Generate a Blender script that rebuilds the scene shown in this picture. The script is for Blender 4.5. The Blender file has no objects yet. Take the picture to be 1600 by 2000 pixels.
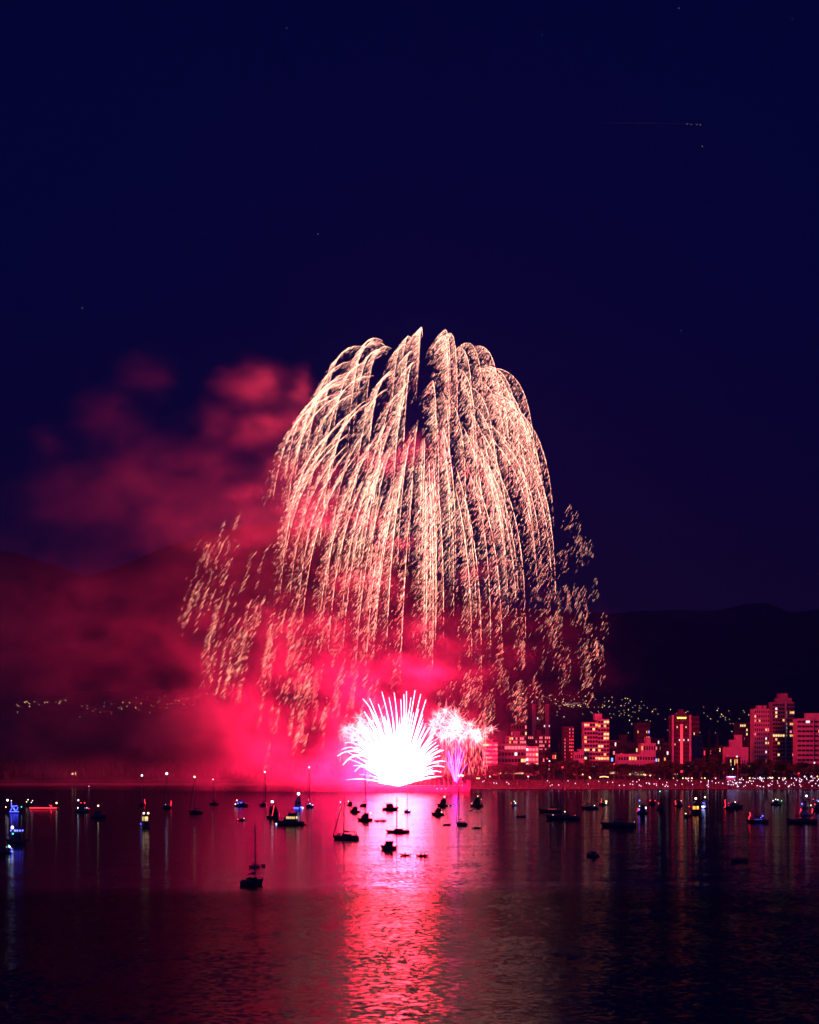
import bpy, bmesh, math, random
import numpy as np
from mathutils import Vector, Matrix

random.seed(7)
rng = np.random.default_rng(11)
sc = bpy.context.scene
COL = sc.collection
PI = math.pi

# ------------------------------------------------------------------ camera
F, HZ, CH = 4000.0, 1475.0, 28.0            # focal in photo pixels, horizon row, eye height (m)
cam_d = bpy.data.cameras.new('camera')
cam = bpy.data.objects.new('camera', cam_d)
COL.objects.link(cam)
cam.location = (0, 0, CH)
cam.rotation_euler = (PI / 2, 0, 0)
cam_d.sensor_fit = 'VERTICAL'
cam_d.sensor_height = 36.0
cam_d.lens = 36.0 * F / 2000.0
cam_d.shift_y = (HZ - 1000.0) / 2000.0
cam_d.clip_start = 1.0
cam_d.clip_end = 60000.0
sc.camera = cam


def at(px, py, d):
    return Vector(((px - 800) / F * d, d, CH + (HZ - py) / F * d))


def on_water(px, py):
    d = F * CH / (py - HZ)
    return Vector(((px - 800) / F * d, d, 0.0)), d


FW = 1577.0                                  # distance of the barge
MPP = FW / F                                 # metres per photo pixel there

# ------------------------------------------------------------------ sky
world = bpy.data.worlds.new('World')
sc.world = world
world.use_nodes = True
nt = world.node_tree
nt.nodes.clear()
wo = nt.nodes.new('ShaderNodeOutputWorld')
bg = nt.nodes.new('ShaderNodeBackground')
tc = nt.nodes.new('ShaderNodeTexCoord')
sep = nt.nodes.new('ShaderNodeSeparateXYZ')
ramp = nt.nodes.new('ShaderNodeValToRGB')
sky = nt.nodes.new('ShaderNodeTexSky')
sky.sky_type = 'NISHITA'
sky.sun_disc = False
sky.sun_elevation = math.radians(-4.5)
sky.sun_rotation = math.radians(-70)
mixs = nt.nodes.new('ShaderNodeMix')
mixs.data_type = 'RGBA'
mixs.blend_type = 'ADD'
skysc = nt.nodes.new('ShaderNodeMix')
skysc.data_type = 'RGBA'
skysc.blend_type = 'MULTIPLY'
skysc.inputs[0].default_value = 1.0
skysc.inputs[7].default_value = (0.01, 0.01, 0.05, 1)
nt.links.new(sky.outputs[0], skysc.inputs[6])
mixs.inputs[0].default_value = 1.0
nt.links.new(tc.outputs['Generated'], sep.inputs[0])
nt.links.new(sep.outputs['Z'], ramp.inputs[0])
els = ramp.color_ramp.elements
stops = [(0.0, (0.0120, 0.0036, 0.022)), (0.075, (0.0085, 0.0034, 0.027)), (0.14, (0.0034, 0.0024, 0.038)),
         (0.21, (0.0002, 0.0021, 0.044)), (0.28, (0.0000, 0.0019, 0.037)), (0.36, (0.0000, 0.0014, 0.029)), (1.0, (0.0000, 0.0010, 0.013))]
els[0].position, els[0].color = stops[0][0], (*stops[0][1], 1)
els[1].position, els[1].color = stops[-1][0], (*stops[-1][1], 1)
for p, c in stops[1:-1]:
    e = els.new(p)
    e.color = (*c, 1)
nt.links.new(ramp.outputs[0], mixs.inputs[6])
nt.links.new(skysc.outputs[2], mixs.inputs[7])
# a dusk afterglow added in the unseen sky behind, as blue fill light
ag = nt.nodes.new('ShaderNodeMapRange')
ag.interpolation_type = 'SMOOTHSTEP'
ag.inputs['From Min'].default_value = 0.1
ag.inputs['From Max'].default_value = -1.0
nt.links.new(sep.outputs['Y'], ag.inputs['Value'])
agc = nt.nodes.new('ShaderNodeMix')
agc.data_type = 'RGBA'
agc.blend_type = 'ADD'
agm = nt.nodes.new('ShaderNodeVectorMath')
agm.operation = 'SCALE'
agm.inputs[0].default_value = (0.050, 0.016, 0.12)
nt.links.new(ag.outputs[0], agm.inputs['Scale'])
agc.inputs[0].default_value = 1.0
nt.links.new(mixs.outputs[2], agc.inputs[6])
nt.links.new(agm.outputs[0], agc.inputs[7])
nt.links.new(agc.outputs[2], bg.inputs[0])
bg.inputs[1].default_value = 1.3
nt.links.new(bg.outputs[0], wo.inputs[0])

# ------------------------------------------------------------------ light of the fireworks
def lamp(name, loc, color, power, size, spread=166.0):
    """a wide lamp of firework light, thrown into the smoke, the beach and the town behind the display"""
    l = bpy.data.lights.new(name, 'SPOT')
    l.color = color
    l.energy = power
    l.shadow_soft_size = size
    l.spot_size = math.radians(spread)
    l.spot_blend = 0.25
    o = bpy.data.objects.new(name, l)
    COL.objects.link(o)
    o.location = loc
    o.rotation_euler = (math.radians(90), 0, 0)     # facing away over the barge
    return o


RED = (1.0, 0.004, 0.066)
P_BASE, P_DOME = 1.4e7, 6.0e6
for mx_, my_, mp_ in ((706, 1472, .14), (738, 1430, .18), (776, 1405, .20), (812, 1440, .20), (846, 1478, .14), (885, 1425, .10)):
    lamp('mine_light', at(mx_, my_, FW - 50), RED, P_BASE * mp_, 9.0)
lamp('core_light', at(778, 1480, FW - 12), (1.0, 0.34, 0.34), P_BASE * .022, 9.0)
lamp('burst_light', at(800, 900, FW - 70), (1.0, 0.022, 0.075), P_DOME, 25.0)

# ------------------------------------------------------------------ render settings
sc.view_settings.view_transform = 'Standard'
sc.view_settings.look = 'None'
sc.view_settings.exposure = 0.0
sc.view_settings.gamma = 1.0
sc.view_settings.use_curve_mapping = False
sc.render.engine = 'CYCLES'
cy = sc.cycles
cy.max_bounces = 4
cy.diffuse_bounces = 0
cy.glossy_bounces = 2
cy.transmission_bounces = 2
cy.volume_bounces = 0
cy.transparent_max_bounces = 4
cy.volume_step_rate = 1.5
cy.volume_max_steps = 256
cy.sample_clamp_indirect = 30.0
cy.use_denoising = True
cy.denoiser = 'OPENIMAGEDENOISE'
cy.caustics_reflective = False
cy.caustics_refractive = False

# ------------------------------------------------------------------ materials
MATS = {}


def mat(name, color, rough=0.6, metal=0.0, var=0.25, scale=1.5):
    if name in MATS:
        return MATS[name]
    m = bpy.data.materials.new(name)
    m.use_nodes = True
    n = m.node_tree
    b = n.nodes['Principled BSDF']
    b.inputs['Roughness'].default_value = rough
    b.inputs['Metallic'].default_value = metal
    t = n.nodes.new('ShaderNodeTexCoord')
    z = n.nodes.new('ShaderNodeTexNoise')
    z.inputs['Scale'].default_value = scale
    z.inputs['Detail'].default_value = 4
    r = n.nodes.new('ShaderNodeValToRGB')
    lo = [c * (1 - var) for c in color]
    hi = [min(1, c * (1 + var)) for c in color]
    r.color_ramp.elements[0].position = .3
    r.color_ramp.elements[1].position = .7
    r.color_ramp.elements[0].color = (*lo, 1)
    r.color_ramp.elements[1].color = (*hi, 1)
    n.links.new(t.outputs['Object'], z.inputs['Vector'])
    n.links.new(z.outputs['Fac'], r.inputs[0])
    n.links.new(r.outputs[0], b.inputs['Base Color'])
    MATS[name] = m
    return m


def glow(name, color, strength, sample=False, rand=0.0):
    if name in MATS:
        return MATS[name]
    m = bpy.data.materials.new(name)
    m.use_nodes = True
    n = m.node_tree
    n.nodes.clear()
    o = n.nodes.new('ShaderNodeOutputMaterial')
    e = n.nodes.new('ShaderNodeEmission')
    e.inputs[0].default_value = (*color, 1)
    e.inputs[1].default_value = strength
    if rand:
        g = n.nodes.new('ShaderNodeNewGeometry')
        p = n.nodes.new('ShaderNodeMath')
        p.operation = 'POWER'
        p.inputs[1].default_value = rand
        q = n.nodes.new('ShaderNodeMath')
        q.operation = 'MULTIPLY_ADD'
        q.inputs[1].default_value = strength * 1.8
        q.inputs[2].default_value = strength * 0.12
        n.links.new(g.outputs['Random Per Island'], p.inputs[0])
        n.links.new(p.outputs[0], q.inputs[0])
        n.links.new(q.outputs[0], e.inputs[1])
    d = n.nodes.new('ShaderNodeBsdfTranslucent')
    d.inputs[0].default_value = (.85, .78, .74, 1)
    ad = n.nodes.new('ShaderNodeAddShader')
    n.links.new(e.outputs[0], ad.inputs[0])
    n.links.new(d.outputs[0], ad.inputs[1])
    n.links.new(ad.outputs[0], o.inputs[0])
    m.cycles.emission_sampling = 'FRONT' if sample else 'NONE'
    MATS[name] = m
    return m


# ------------------------------------------------------------------ object helpers
def link(name, me, parent=None, m=None):
    o = bpy.data.objects.new(name, me)
    COL.objects.link(o)
    if m is not None and me is not None and not me.materials:
        me.materials.append(m)
    if parent is not None:
        o.parent = parent
    return o


def tag(o, label=None, cat=None, group=None, kind=None):
    if label:
        o['label'] = label
    if cat:
        o['category'] = cat
    if group:
        o['group'] = group
    if kind:
        o['kind'] = kind
    return o


def thing(name, label, cat, loc=(0, 0, 0), rz=0.0, group=None):
    o = bpy.data.objects.new(name, None)
    COL.objects.link(o)
    o.location = loc
    o.rotation_euler = (0, 0, rz)
    o.empty_display_size = 0.5
    return tag(o, label, cat, group)


class MB:
    """collects boxes, tubes, lofts and spheres; build() links them as one mesh object"""

    def __init__(s):
        s.v, s.f = [], []

    def add(s, vs, fs):
        b = len(s.v)
        s.v += [tuple(v) for v in vs]
        s.f += [tuple(b + i for i in f) for f in fs]
        return s

    def box(s, x0, x1, y0, y1, z0, z1, tx=0.0, ty=0.0, ox=0.0):
        """tx, ty: the top is narrower by this on each side; ox: the top shifted"""
        vs = [(x0, y0, z0), (x1, y0, z0), (x1, y1, z0), (x0, y1, z0),
              (x0 + tx + ox, y0 + ty, z1), (x1 - tx + ox, y0 + ty, z1), (x1 - tx + ox, y1 - ty, z1), (x0 + tx + ox, y1 - ty, z1)]
        return s.add(vs, [(3, 2, 1, 0), (4, 5, 6, 7), (0, 1, 5, 4), (1, 2, 6, 5), (2, 3, 7, 6), (3, 0, 4, 7)])

    def tube(s, pts, rad, n=6):
        pts = [Vector(p) for p in pts]
        k = len(pts)
        rs = rad if isinstance(rad, (list, tuple)) else [rad] * k
        vs, fs = [], []
        for i, p in enumerate(pts):
            t = (pts[min(i + 1, k - 1)] - pts[max(i - 1, 0)]).normalized()
            u = t.cross(Vector((0, 0, 1)) if abs(t.z) < .9 else Vector((1, 0, 0))).normalized()
            w = t.cross(u)
            for j in range(n):
                a = 2 * PI * j / n
                vs.append(p + (u * math.cos(a) + w * math.sin(a)) * rs[i])
        for i in range(k - 1):
            for j in range(n):
                fs.append((i * n + j, i * n + (j + 1) % n, (i + 1) * n + (j + 1) % n, (i + 1) * n + j))
        fs.append(tuple(range(n))[::-1])
        fs.append(tuple((k - 1) * n + j for j in range(n)))
        return s.add(vs, fs)

    def ball(s, c, r, n=8, m=5, sz=1.0):
        vs, fs = [], []
        for i in range(m + 1):
            th = PI * i / m
            for j in range(n):
                a = 2 * PI * j / n
                vs.append((c[0] + r * math.sin(th) * math.cos(a), c[1] + r * math.sin(th) * math.sin(a), c[2] + r * sz * math.cos(th)))
        for i in range(m):
            for j in range(n):
                fs.append((i * n + j, (i + 1) * n + j, (i + 1) * n + (j + 1) % n, i * n + (j + 1) % n))
        return s.add(vs, fs)

    def mesh(s, name, smooth=False):
        me = bpy.data.meshes.new(name)
        me.from_pydata(s.v, [], s.f)
        bm = bmesh.new()
        bm.from_mesh(me)
        bmesh.ops.remove_doubles(bm, verts=bm.verts, dist=1e-5)
        bmesh.ops.recalc_face_normals(bm, faces=bm.faces)
        bm.to_mesh(me)
        bm.free()
        if smooth:
            me.polygons.foreach_set('use_smooth', [True] * len(me.polygons))
        me.update()
        return me

    def build(s, name, m, parent=None, smooth=False):
        return link(name, s.mesh(name, smooth), parent, m)


def tri_mesh(name, V, T, m):
    """numpy vertices (n,3) and triangles (k,3) to a mesh"""
    me = bpy.data.meshes.new(name)
    me.vertices.add(len(V))
    me.vertices.foreach_set('co', np.asarray(V, np.float32).ravel())
    k = len(T)
    me.loops.add(3 * k)
    me.loops.foreach_set('vertex_index', np.asarray(T, np.int32).ravel())
    me.polygons.add(k)
    me.polygons.foreach_set('loop_start', np.arange(0, 3 * k, 3, dtype=np.int32))
    me.update(calc_edges=True)
    if m is not None:
        me.materials.append(m)
    return me


def quad_mesh(name, V, Q, m):
    me = bpy.data.meshes.new(name)
    me.vertices.add(len(V))
    me.vertices.foreach_set('co', np.asarray(V, np.float32).ravel())
    k = len(Q)
    me.loops.add(4 * k)
    me.loops.foreach_set('vertex_index', np.asarray(Q, np.int32).ravel())
    me.polygons.add(k)
    me.polygons.foreach_set('loop_start', np.arange(0, 4 * k, 4, dtype=np.int32))
    me.update(calc_edges=True)
    if m is not None:
        me.materials.append(m)
    return me


_TRI = np.array([(0, 1, 2), (0, 2, 3), (0, 3, 1), (4, 2, 1), (4, 3, 2), (4, 1, 3)], np.int32)


def spindles(A, B, W, mid=0.35):
    """thin three-sided slivers from A to B, W thick"""
    A, B = np.asarray(A, float), np.asarray(B, float)
    W = np.broadcast_to(np.asarray(W, float), (len(A),))[:, None]
    D = B - A
    L = np.linalg.norm(D, axis=1, keepdims=True) + 1e-9
    T = D / L
    U = np.cross(T, np.array([0.0, 1.0, 0.03]))
    U /= np.linalg.norm(U, axis=1, keepdims=True) + 1e-9
    Q = np.cross(T, U)
    C = A + D * mid
    V = np.stack([A] + [C + W * .5 * (U * math.cos(a) + Q * math.sin(a)) for a in (.3, .3 + 2 * PI / 3, .3 + 4 * PI / 3)] + [B], 1)
    n = len(A)
    TT = (_TRI[None] + (np.arange(n) * 5)[:, None, None]).reshape(-1, 3)
    return V.reshape(-1, 3), TT


# ------------------------------------------------------------------ water
def make_water():
    m = bpy.data.materials.new('bay_water')
    m.use_nodes = True
    n = m.node_tree
    n.nodes.remove(n.nodes['Principled BSDF'])
    b = n.nodes.new('ShaderNodeBsdfAnisotropic')
    b.inputs['Color'].default_value = (.17, .17, .18, 1)
    body = n.nodes.new('ShaderNodeBsdfDiffuse')
    body.inputs['Color'].default_value = (0.004, 0.006, 0.012, 1)
    both = n.nodes.new('ShaderNodeAddShader')
    n.links.new(b.outputs[0], both.inputs[0])
    n.links.new(body.outputs[0], both.inputs[1])
    n.links.new(both.outputs[0], n.nodes['Material Output'].inputs['Surface'])
    geo = n.nodes.new('ShaderNodeNewGeometry')

    def mapping(sx, sy):
        k = n.nodes.new('ShaderNodeVectorMath')
        k.operation = 'MULTIPLY'
        k.inputs[1].default_value = (sx, sy, 0)
        n.links.new(geo.outputs['Position'], k.inputs[0])
        return k.outputs[0]

    def noise(vec, detail=3, rough=.55):
        z = n.nodes.new('ShaderNodeTexNoise')
        z.inputs['Scale'].default_value = 1.0
        z.inputs['Detail'].default_value = detail
        z.inputs['Roughness'].default_value = rough
        n.links.new(vec, z.inputs['Vector'])
        return z

    def math_(op, a, c=None, d=None):
        k = n.nodes.new('ShaderNodeMath')
        k.operation = op
        for i, x in enumerate((a, c, d)):
            if x is None:
                continue
            if isinstance(x, (int, float)):
                k.inputs[i].default_value = x
            else:
                n.links.new(x, k.inputs[i])
        return k.outputs[0]

    sepn = n.nodes.new('ShaderNodeSeparateXYZ')
    n.links.new(geo.outputs['Position'], sepn.inputs[0])
    # the wind line: rippled water nearer than about 425 m, calm beyond
    wob = noise(mapping(0.006, 0.006), 4, .6)
    edge = math_('MULTIPLY_ADD', wob.outputs['Fac'], 90.0, 380.0)
    near = n.nodes.new('ShaderNodeMapRange')
    near.interpolation_type = 'SMOOTHSTEP'
    near.inputs['From Min'].default_value = -22
    near.inputs['From Max'].default_value = 26
    n.links.new(math_('SUBTRACT', edge, sepn.outputs['Y']), near.inputs['Value'])
    # long calm slicks
    sl = noise(mapping(0.0016, 0.055), 4)
    slick = n.nodes.new('ShaderNodeMapRange')
    slick.inputs['From Min'].default_value = .38
    slick.inputs['From Max'].default_value = .64
    n.links.new(sl.outputs['Fac'], slick.inputs['Value'])
    rip1 = noise(mapping(1.1, 0.75), 4, .55)
    rip2 = noise(mapping(0.11, 0.05), 4, .55)
    far_amp = math_('MULTIPLY_ADD', slick.outputs[0], 0.18, 0.055)
    near_amp = math_('MULTIPLY_ADD', slick.outputs[0], 0.26, 0.36)
    amp = n.nodes.new('ShaderNodeMix')
    n.links.new(near.outputs[0], amp.inputs[0])
    n.links.new(far_amp, amp.inputs[2])
    n.links.new(near_amp, amp.inputs[3])

    def tilt(z, k):
        s_ = n.nodes.new('ShaderNodeVectorMath')
        s_.operation = 'SUBTRACT'
        s_.inputs[1].default_value = (.5, .5, .5)
        n.links.new(z.outputs['Color'], s_.inputs[0])
        q = n.nodes.new('ShaderNodeVectorMath')
        q.operation = 'MULTIPLY'
        q.inputs[1].default_value = (k * .38, k, 0)
        n.links.new(s_.outputs[0], q.inputs[0])
        return q.outputs[0]

    su = n.nodes.new('ShaderNodeVectorMath')
    su.operation = 'ADD'
    n.links.new(tilt(rip1, 1.0), su.inputs[0])
    n.links.new(tilt(rip2, 0.35), su.inputs[1])
    sca = n.nodes.new('ShaderNodeVectorMath')
    sca.operation = 'SCALE'
    n.links.new(su.outputs[0], sca.inputs[0])
    n.links.new(amp.outputs[0], sca.inputs['Scale'])
    up = n.nodes.new('ShaderNodeVectorMath')
    up.operation = 'ADD'
    up.inputs[1].default_value = (0, 0, 1)
    n.links.new(sca.outputs[0], up.inputs[0])
    nm = n.nodes.new('ShaderNodeVectorMath')
    nm.operation = 'NORMALIZE'
    n.links.new(up.outputs[0], nm.inputs[0])
    n.links.new(nm.outputs[0], b.inputs['Normal'])
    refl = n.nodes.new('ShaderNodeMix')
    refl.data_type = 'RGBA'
    refl.inputs[6].default_value = (.28, .29, .40, 1)      # calm water: stronger, mauve-tinted sheen set in the colour
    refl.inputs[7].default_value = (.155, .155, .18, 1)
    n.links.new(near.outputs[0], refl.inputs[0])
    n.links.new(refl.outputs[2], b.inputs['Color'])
    ro = math_('MULTIPLY_ADD', near.outputs[0], 0.05, 0.10)
    n.links.new(ro, b.inputs['Roughness'])
    V = [(-9000, -300, 0), (9000, -300, 0), (9000, 9000, 0), (-9000, 9000, 0)]
    me = bpy.data.meshes.new('water')
    me.from_pydata(V, [], [(0, 1, 2, 3)])
    o = link('water', me, None, m)
    tag(o, kind='structure')


make_water()

# ------------------------------------------------------------------ land
M_sand = mat('sand', (.12, .10, .085), .9, 0, .25, .4)
M_land = mat('park_ground', (.035, .045, .02), .95, 0, .4, .05)
M_forest = mat('forest_slope', (.035, .045, .035), .95, 0, .5, .004)


def shore(x):
    """distance of the waterline at this x"""
    t = min(1, max(0, (x - 10) / 45.0))
    t = t * t * (3 - 2 * t)
    return 1868 * (1 - t) + 1697 * t + 3 * math.sin(x * .021) + 2 * math.sin(x * .057 + 1)


def land_z(x, y):
    u = y - shore(x)
    if u < 0:
        return max(-3.0, u * .12)
    z = 8.5 * (1 - math.exp(-u / 62.0))
    if u > 90:
        z += (u - 90) * .015
    return z


def make_ground():
    xs = np.concatenate([np.linspace(-2600, -700, 20), np.linspace(-690, 690, 120), np.linspace(700, 2600, 20)])
    us = [-25, -8, -2, 0, 2, 5, 9, 14, 20, 27, 35, 45, 60, 80, 100, 150, 260, 420, 700, 1100, 1700, 2600, 4200, 7200]
    V, fb, fl = [], [], []
    for u in us:
        for x in xs:
            y = shore(x) + u
            V.append((x, y, land_z(x, y)))
    k = len(xs)
    for j in range(len(us) - 1):
        for i in range(k - 1):
            (fb if us[j] < 60 else fl).append((j * k + i, j * k + i + 1, (j + 1) * k + i + 1, (j + 1) * k + i))
    me = bpy.data.meshes.new('ground')
    me.from_pydata(V, [], fb + fl)
    me.materials.append(M_sand)
    me.materials.append(M_land)
    me.polygons.foreach_set('material_index', [0] * len(fb) + [1] * len(fl))
    o = link('ground', me)
    tag(o, kind='structure')


make_ground()


def ridge(name, prof, d, depth, seed, foot=1440.0):
    """a mountain range whose crest follows prof [(px, py)] at distance d"""
    r = random.Random(seed)
    pxs = np.linspace(prof[0][0], prof[-1][0], 150)
    pys = np.interp(pxs, [p[0] for p in prof], [p[1] for p in prof])
    V, Fc = [], []
    rows = 16
    ph = [(r.uniform(.004, .03), r.uniform(0, 6), r.uniform(0, 6)) for _ in range(9)]
    for j in range(rows):
        t = j / (rows - 1)                       # 0 foot, .7 crest, 1 behind
        for px, py in zip(pxs, pys):
            c = at(px, py + sum(2.2 * math.sin(px * f * 2.5 + a) for f, a, _ in ph[:5]) * .5, d)
            h = c.z
            if t <= .75:
                s = t / .75
                y = d - depth * (1 - s)
                z = h * (s ** 1.25) + 40 * s * (1 - s) * sum(math.sin(px * f + a + s * 5 * b / 6) for f, a, b in ph)
            else:
                s = (t - .75) / .25
                y = d + depth * s
                z = h * (1 - s)
            V.append((c.x, y, max(z, -2) - (2 if j == 0 else 0)))
    k = len(pxs)
    for j in range(rows - 1):
        for i in range(k - 1):
            Fc.append((j * k + i, j * k + i + 1, (j + 1) * k + i + 1, (j + 1) * k + i))
    me = bpy.data.meshes.new(name)
    me.from_pydata(V, [], Fc)
    me.polygons.foreach_set('use_smooth', [True] * len(Fc))
    o = link(name, me, None, M_forest)
    tag(o, kind='structure')


ridge('hills', [(-400, 1120), (-150, 1085), (0, 1070), (60, 1080), (110, 1096), (165, 1116), (215, 1108), (270, 1086), (330, 1058), (400, 1035),
                (500, 1015), (620, 1020), (720, 1050), (830, 1110), (930, 1160), (1020, 1195), (1150, 1230), (1300, 1260), (1500, 1300), (1900, 1340)], 8200, 3200, 3)
ridge('mountains', [(500, 1230), (700, 1200), (900, 1180), (1050, 1186), (1180, 1193), (1260, 1188), (1340, 1188), (1405, 1184), (1450, 1171), (1490, 1171),
                    (1535, 1188), (1600, 1184), (1750, 1195), (2000, 1240)], 9600, 3500, 5)

# ------------------------------------------------------------------ sparks of the bursts
PEACH = (1.0, 0.50, 0.36)
M_spark = glow('glitter_spark', PEACH, 2.5, rand=1.9)
M_spark_dim = glow('fading_spark', (1.0, 0.52, 0.36), 1.2, rand=1.7)


def star_path(c, d, t, R, k, vt, wx):
    """position of stars with direction d at time t (arrays)"""
    e = 1 - np.exp(-k * t)
    p = c[None] + d * (R * e)[:, None]
    p[:, 2] -= vt * (t - e / k)
    p[:, 0] += wx * (t - e / k)
    return p


def trail_sparks(c, d, R, k, vt, wx, te, r, fall, tau, jitter, dur, carry):
    """slivers for sparks thrown off at times te; carry = the share of the star's speed they keep"""
    n = len(te)
    D = np.broadcast_to(d, (n, 3))
    P = star_path(c, D, te, R, k, vt, wx)
    vel = (star_path(c, D, te + .05, R, k, vt, wx) - P) / .05
    dl = np.minimum(r.exponential(tau, n), 3.0 * tau)
    V = np.array(fall)[None] + r.normal(0, jitter, (n, 3))
    A = P + V * dl[:, None] + vel * (carry * .8 * (1 - np.exp(-dl * 2.5)))[:, None]
    A[:, 2] -= 1.2 * dl ** 2
    U = V + vel * (carry * np.exp(-dl * 1.6))[:, None]
    U[:, 2] -= 2.2 * dl
    B = A + U * (dur * (.45 + 1.1 * r.random(n)))[:, None]
    return A, B


def sphere_dirs(n, r):
    i = np.arange(n) + .5
    ph = np.arccos(1 - 2 * i / n)
    th = PI * (1 + 5 ** .5) * i
    d = np.stack([np.cos(th) * np.sin(ph), np.sin(th) * np.sin(ph), np.cos(ph)], 1)
    d += r.normal(0, .09, d.shape)
    return d / np.linalg.norm(d, axis=1, keepdims=True)


def finish_burst(root, trails, m):
    """the 100 longest trails as parts, the rest as one"""
    trails.sort(key=lambda t: -len(t[0]))
    org = np.array(root.location)
    for A, B, W in trails[:100]:
        V, T = spindles(A - org, B - org, W)
        link('spark_trail', tri_mesh('spark_trail', V, T, m), root)
    rest = trails[100:]
    if rest:
        A = np.concatenate([t[0] for t in rest]) - org
        B = np.concatenate([t[1] for t in rest]) - org
        W = np.concatenate([np.broadcast_to(t[2], (len(t[0]),)) for t in rest])
        V, T = spindles(A, B, W)
        o = link('spark_trail', tri_mesh('spark_trails', V, T, m), root)
        o['kind'] = 'stuff'


def willow():
    r = np.random.default_rng(5)
    c = np.array(at(830, 774, FW))
    root = thing('willow_burst', 'huge pale gold willow firework hanging as a dome of drooping glitter trails above the barge', 'firework', c)
    trails = []
    for d in sphere_dirs(118, r):
        if abs(d[0] - .03) < .05 and d[2] > -.1 and r.random() < .8:
            continue
        R = (107 - 12 * min(0, d[0])) * r.uniform(.94, 1.04)
        k, vt, wx = .56, 25.5, -.7
        T = r.uniform(5.0, 7.0)
        n = int(640 * r.uniform(.85, 1.15))
        t0 = 1.10 + .50 * r.random()
        te = t0 + (T - t0) * r.random(n) ** 1.05
        ph = r.uniform(0, 6.28)
        f = r.uniform(5.0, 8.0)
        fade = np.clip((te / T - .62) / .38, 0, 1)       # late in its life a star sputters
        keep = r.random(n) > fade * (.35 + .6 * (np.sin(te * f + ph) > -.1))
        te = te[keep]
        lam = np.clip((te - t0) * 1.6 + .25, .25, 1) * (1 - .68 * (te / T) ** 2)
        h = int(len(te) * .46)
        q = np.arange(len(te))
        r.shuffle(q)
        te, lam = te[q], lam[q]
        A1, B1 = trail_sparks(c, d, R, k, vt, wx, te[:h], r, (-2.5, 0, -2.0), .07, .5, .11, .8)
        A2, B2 = trail_sparks(c, d, R, k, vt, wx, te[h:], r, (-5.6, 0, -4.8), .55, .26, .32, .24)
        W = np.concatenate([.25 * lam[:h], .155 * lam[h:]]) * r.uniform(.8, 1.1)
        trails.append((np.concatenate([A1, A2]), np.concatenate([B1, B2]), W))
    finish_burst(root, trails, M_spark)


willow()


def remnants(name, label, spec, seed, m):
    """tufts of an older shell, [(x0,x1,y0,y1,count,lean,len_s)] in the plane of the display"""
    r = np.random.default_rng(seed)
    c = np.array(at(785, 1150, FW))
    root = thing(name, label, 'firework', c)
    trails = []
    for x0, x1, y0, y1, cnt, lean, ln, dens in spec:
        for _ in range(max(3, int(cnt * (.62 if lean > 0 else 1.0)))):
            p = np.array(at(r.uniform(x0, x1), r.uniform(y0, y1), FW + r.uniform(-110, 110)))
            n = int((.60 if lean > 0 else .42) * dens * r.uniform(.4, 1.4))
            L = ln * r.uniform(.5, 1.35)
            s = r.random(n) ** (.8 + .6 * r.random())
            side = 1 if p[0] > c[0] else -1
            # falling path, bending towards the vertical
            P = np.stack([p[0] + lean * L * (s - .45 * s * s), np.full(n, p[1]), p[2] - L * s], 1)
            dl = np.minimum(r.exponential(.70, n), 2.2) * (1.0 if side > 0 else .40)
            Vs = np.array([-3.8, 0, -3.6])[None] + r.normal(0, .28, (n, 3))
            A = P + Vs * dl[:, None]
            B = A + (Vs + np.array([lean * 2.5, 0, -2.6])[None]) * (.55 * (.4 + r.random(n)))[:, None]
            trails.append((A, B, .12))
    finish_burst(root, trails, m)


remnants('fading_burst', 'scattered tufts of dying glitter falling clear on the dark right of the dome',
         [(1085, 1130, 960, 1040, 6, .25, 20, 50), (1085, 1180, 1035, 1180, 14, .28, 24, 62), (1150, 1215, 1040, 1200, 7, .25, 26, 55),
          (1020, 1120, 1180, 1340, 18, .15, 26, 55), (1100, 1190, 1200, 1300, 9, .15, 30, 75), (920, 1040, 1240, 1400, 20, .05, 26, 60),
          (1035, 1075, 1075, 1150, 4, .2, 26, 80), (850, 960, 1290, 1400, 12, 0, 24, 50)], 21, M_spark_dim)
remnants('trailing_burst', 'slanting streaks of dying gold glitter falling through red smoke left of the dome',
         [(400, 540, 985, 1080, 10, -.55, 26, 40), (385, 500, 1040, 1130, 14, -.6, 34, 48), (375, 500, 1120, 1220, 18, -.5, 30, 55),
          (420, 600, 1150, 1280, 30, -.42, 32, 62), (480, 700, 1180, 1330, 40, -.32, 32, 62), (400, 470, 1280, 1330, 5, -.4, 20, 70),
          (540, 760, 1290, 1400, 26, -.25, 28, 55), (580, 640, 1380, 1430, 5, -.3, 24, 55)], 22, M_spark_dim)

# ------------------------------------------------------------------ the mine on the barge, its comets and crackle
M_comet = glow('comet_fire', (1.0, 0.026, 0.042), 72.0)
M_comet_soft = glow('comet_tip', (1.0, 0.30, 0.34), 9.0)
M_crackle = glow('crackle_spark', (1.0, 0.32, 0.33), 2.6, rand=1.3)
M_violet = glow('violet_fire', (0.34, 0.07, 1.0), 3.0)


def comet_path(base, tip, sag, n=14):
    """a thrown comet from base to tip, its end bending over by sag"""
    b, t = Vector(base), Vector(tip)
    pts = []
    for i in range(n):
        s = i / (n - 1)
        q = b.lerp(t, s)
        q.z += sag * 4 * s * (1 - s) * (.4 + .6 * s) * 1.25
        pts.append(q)
    return pts


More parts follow.
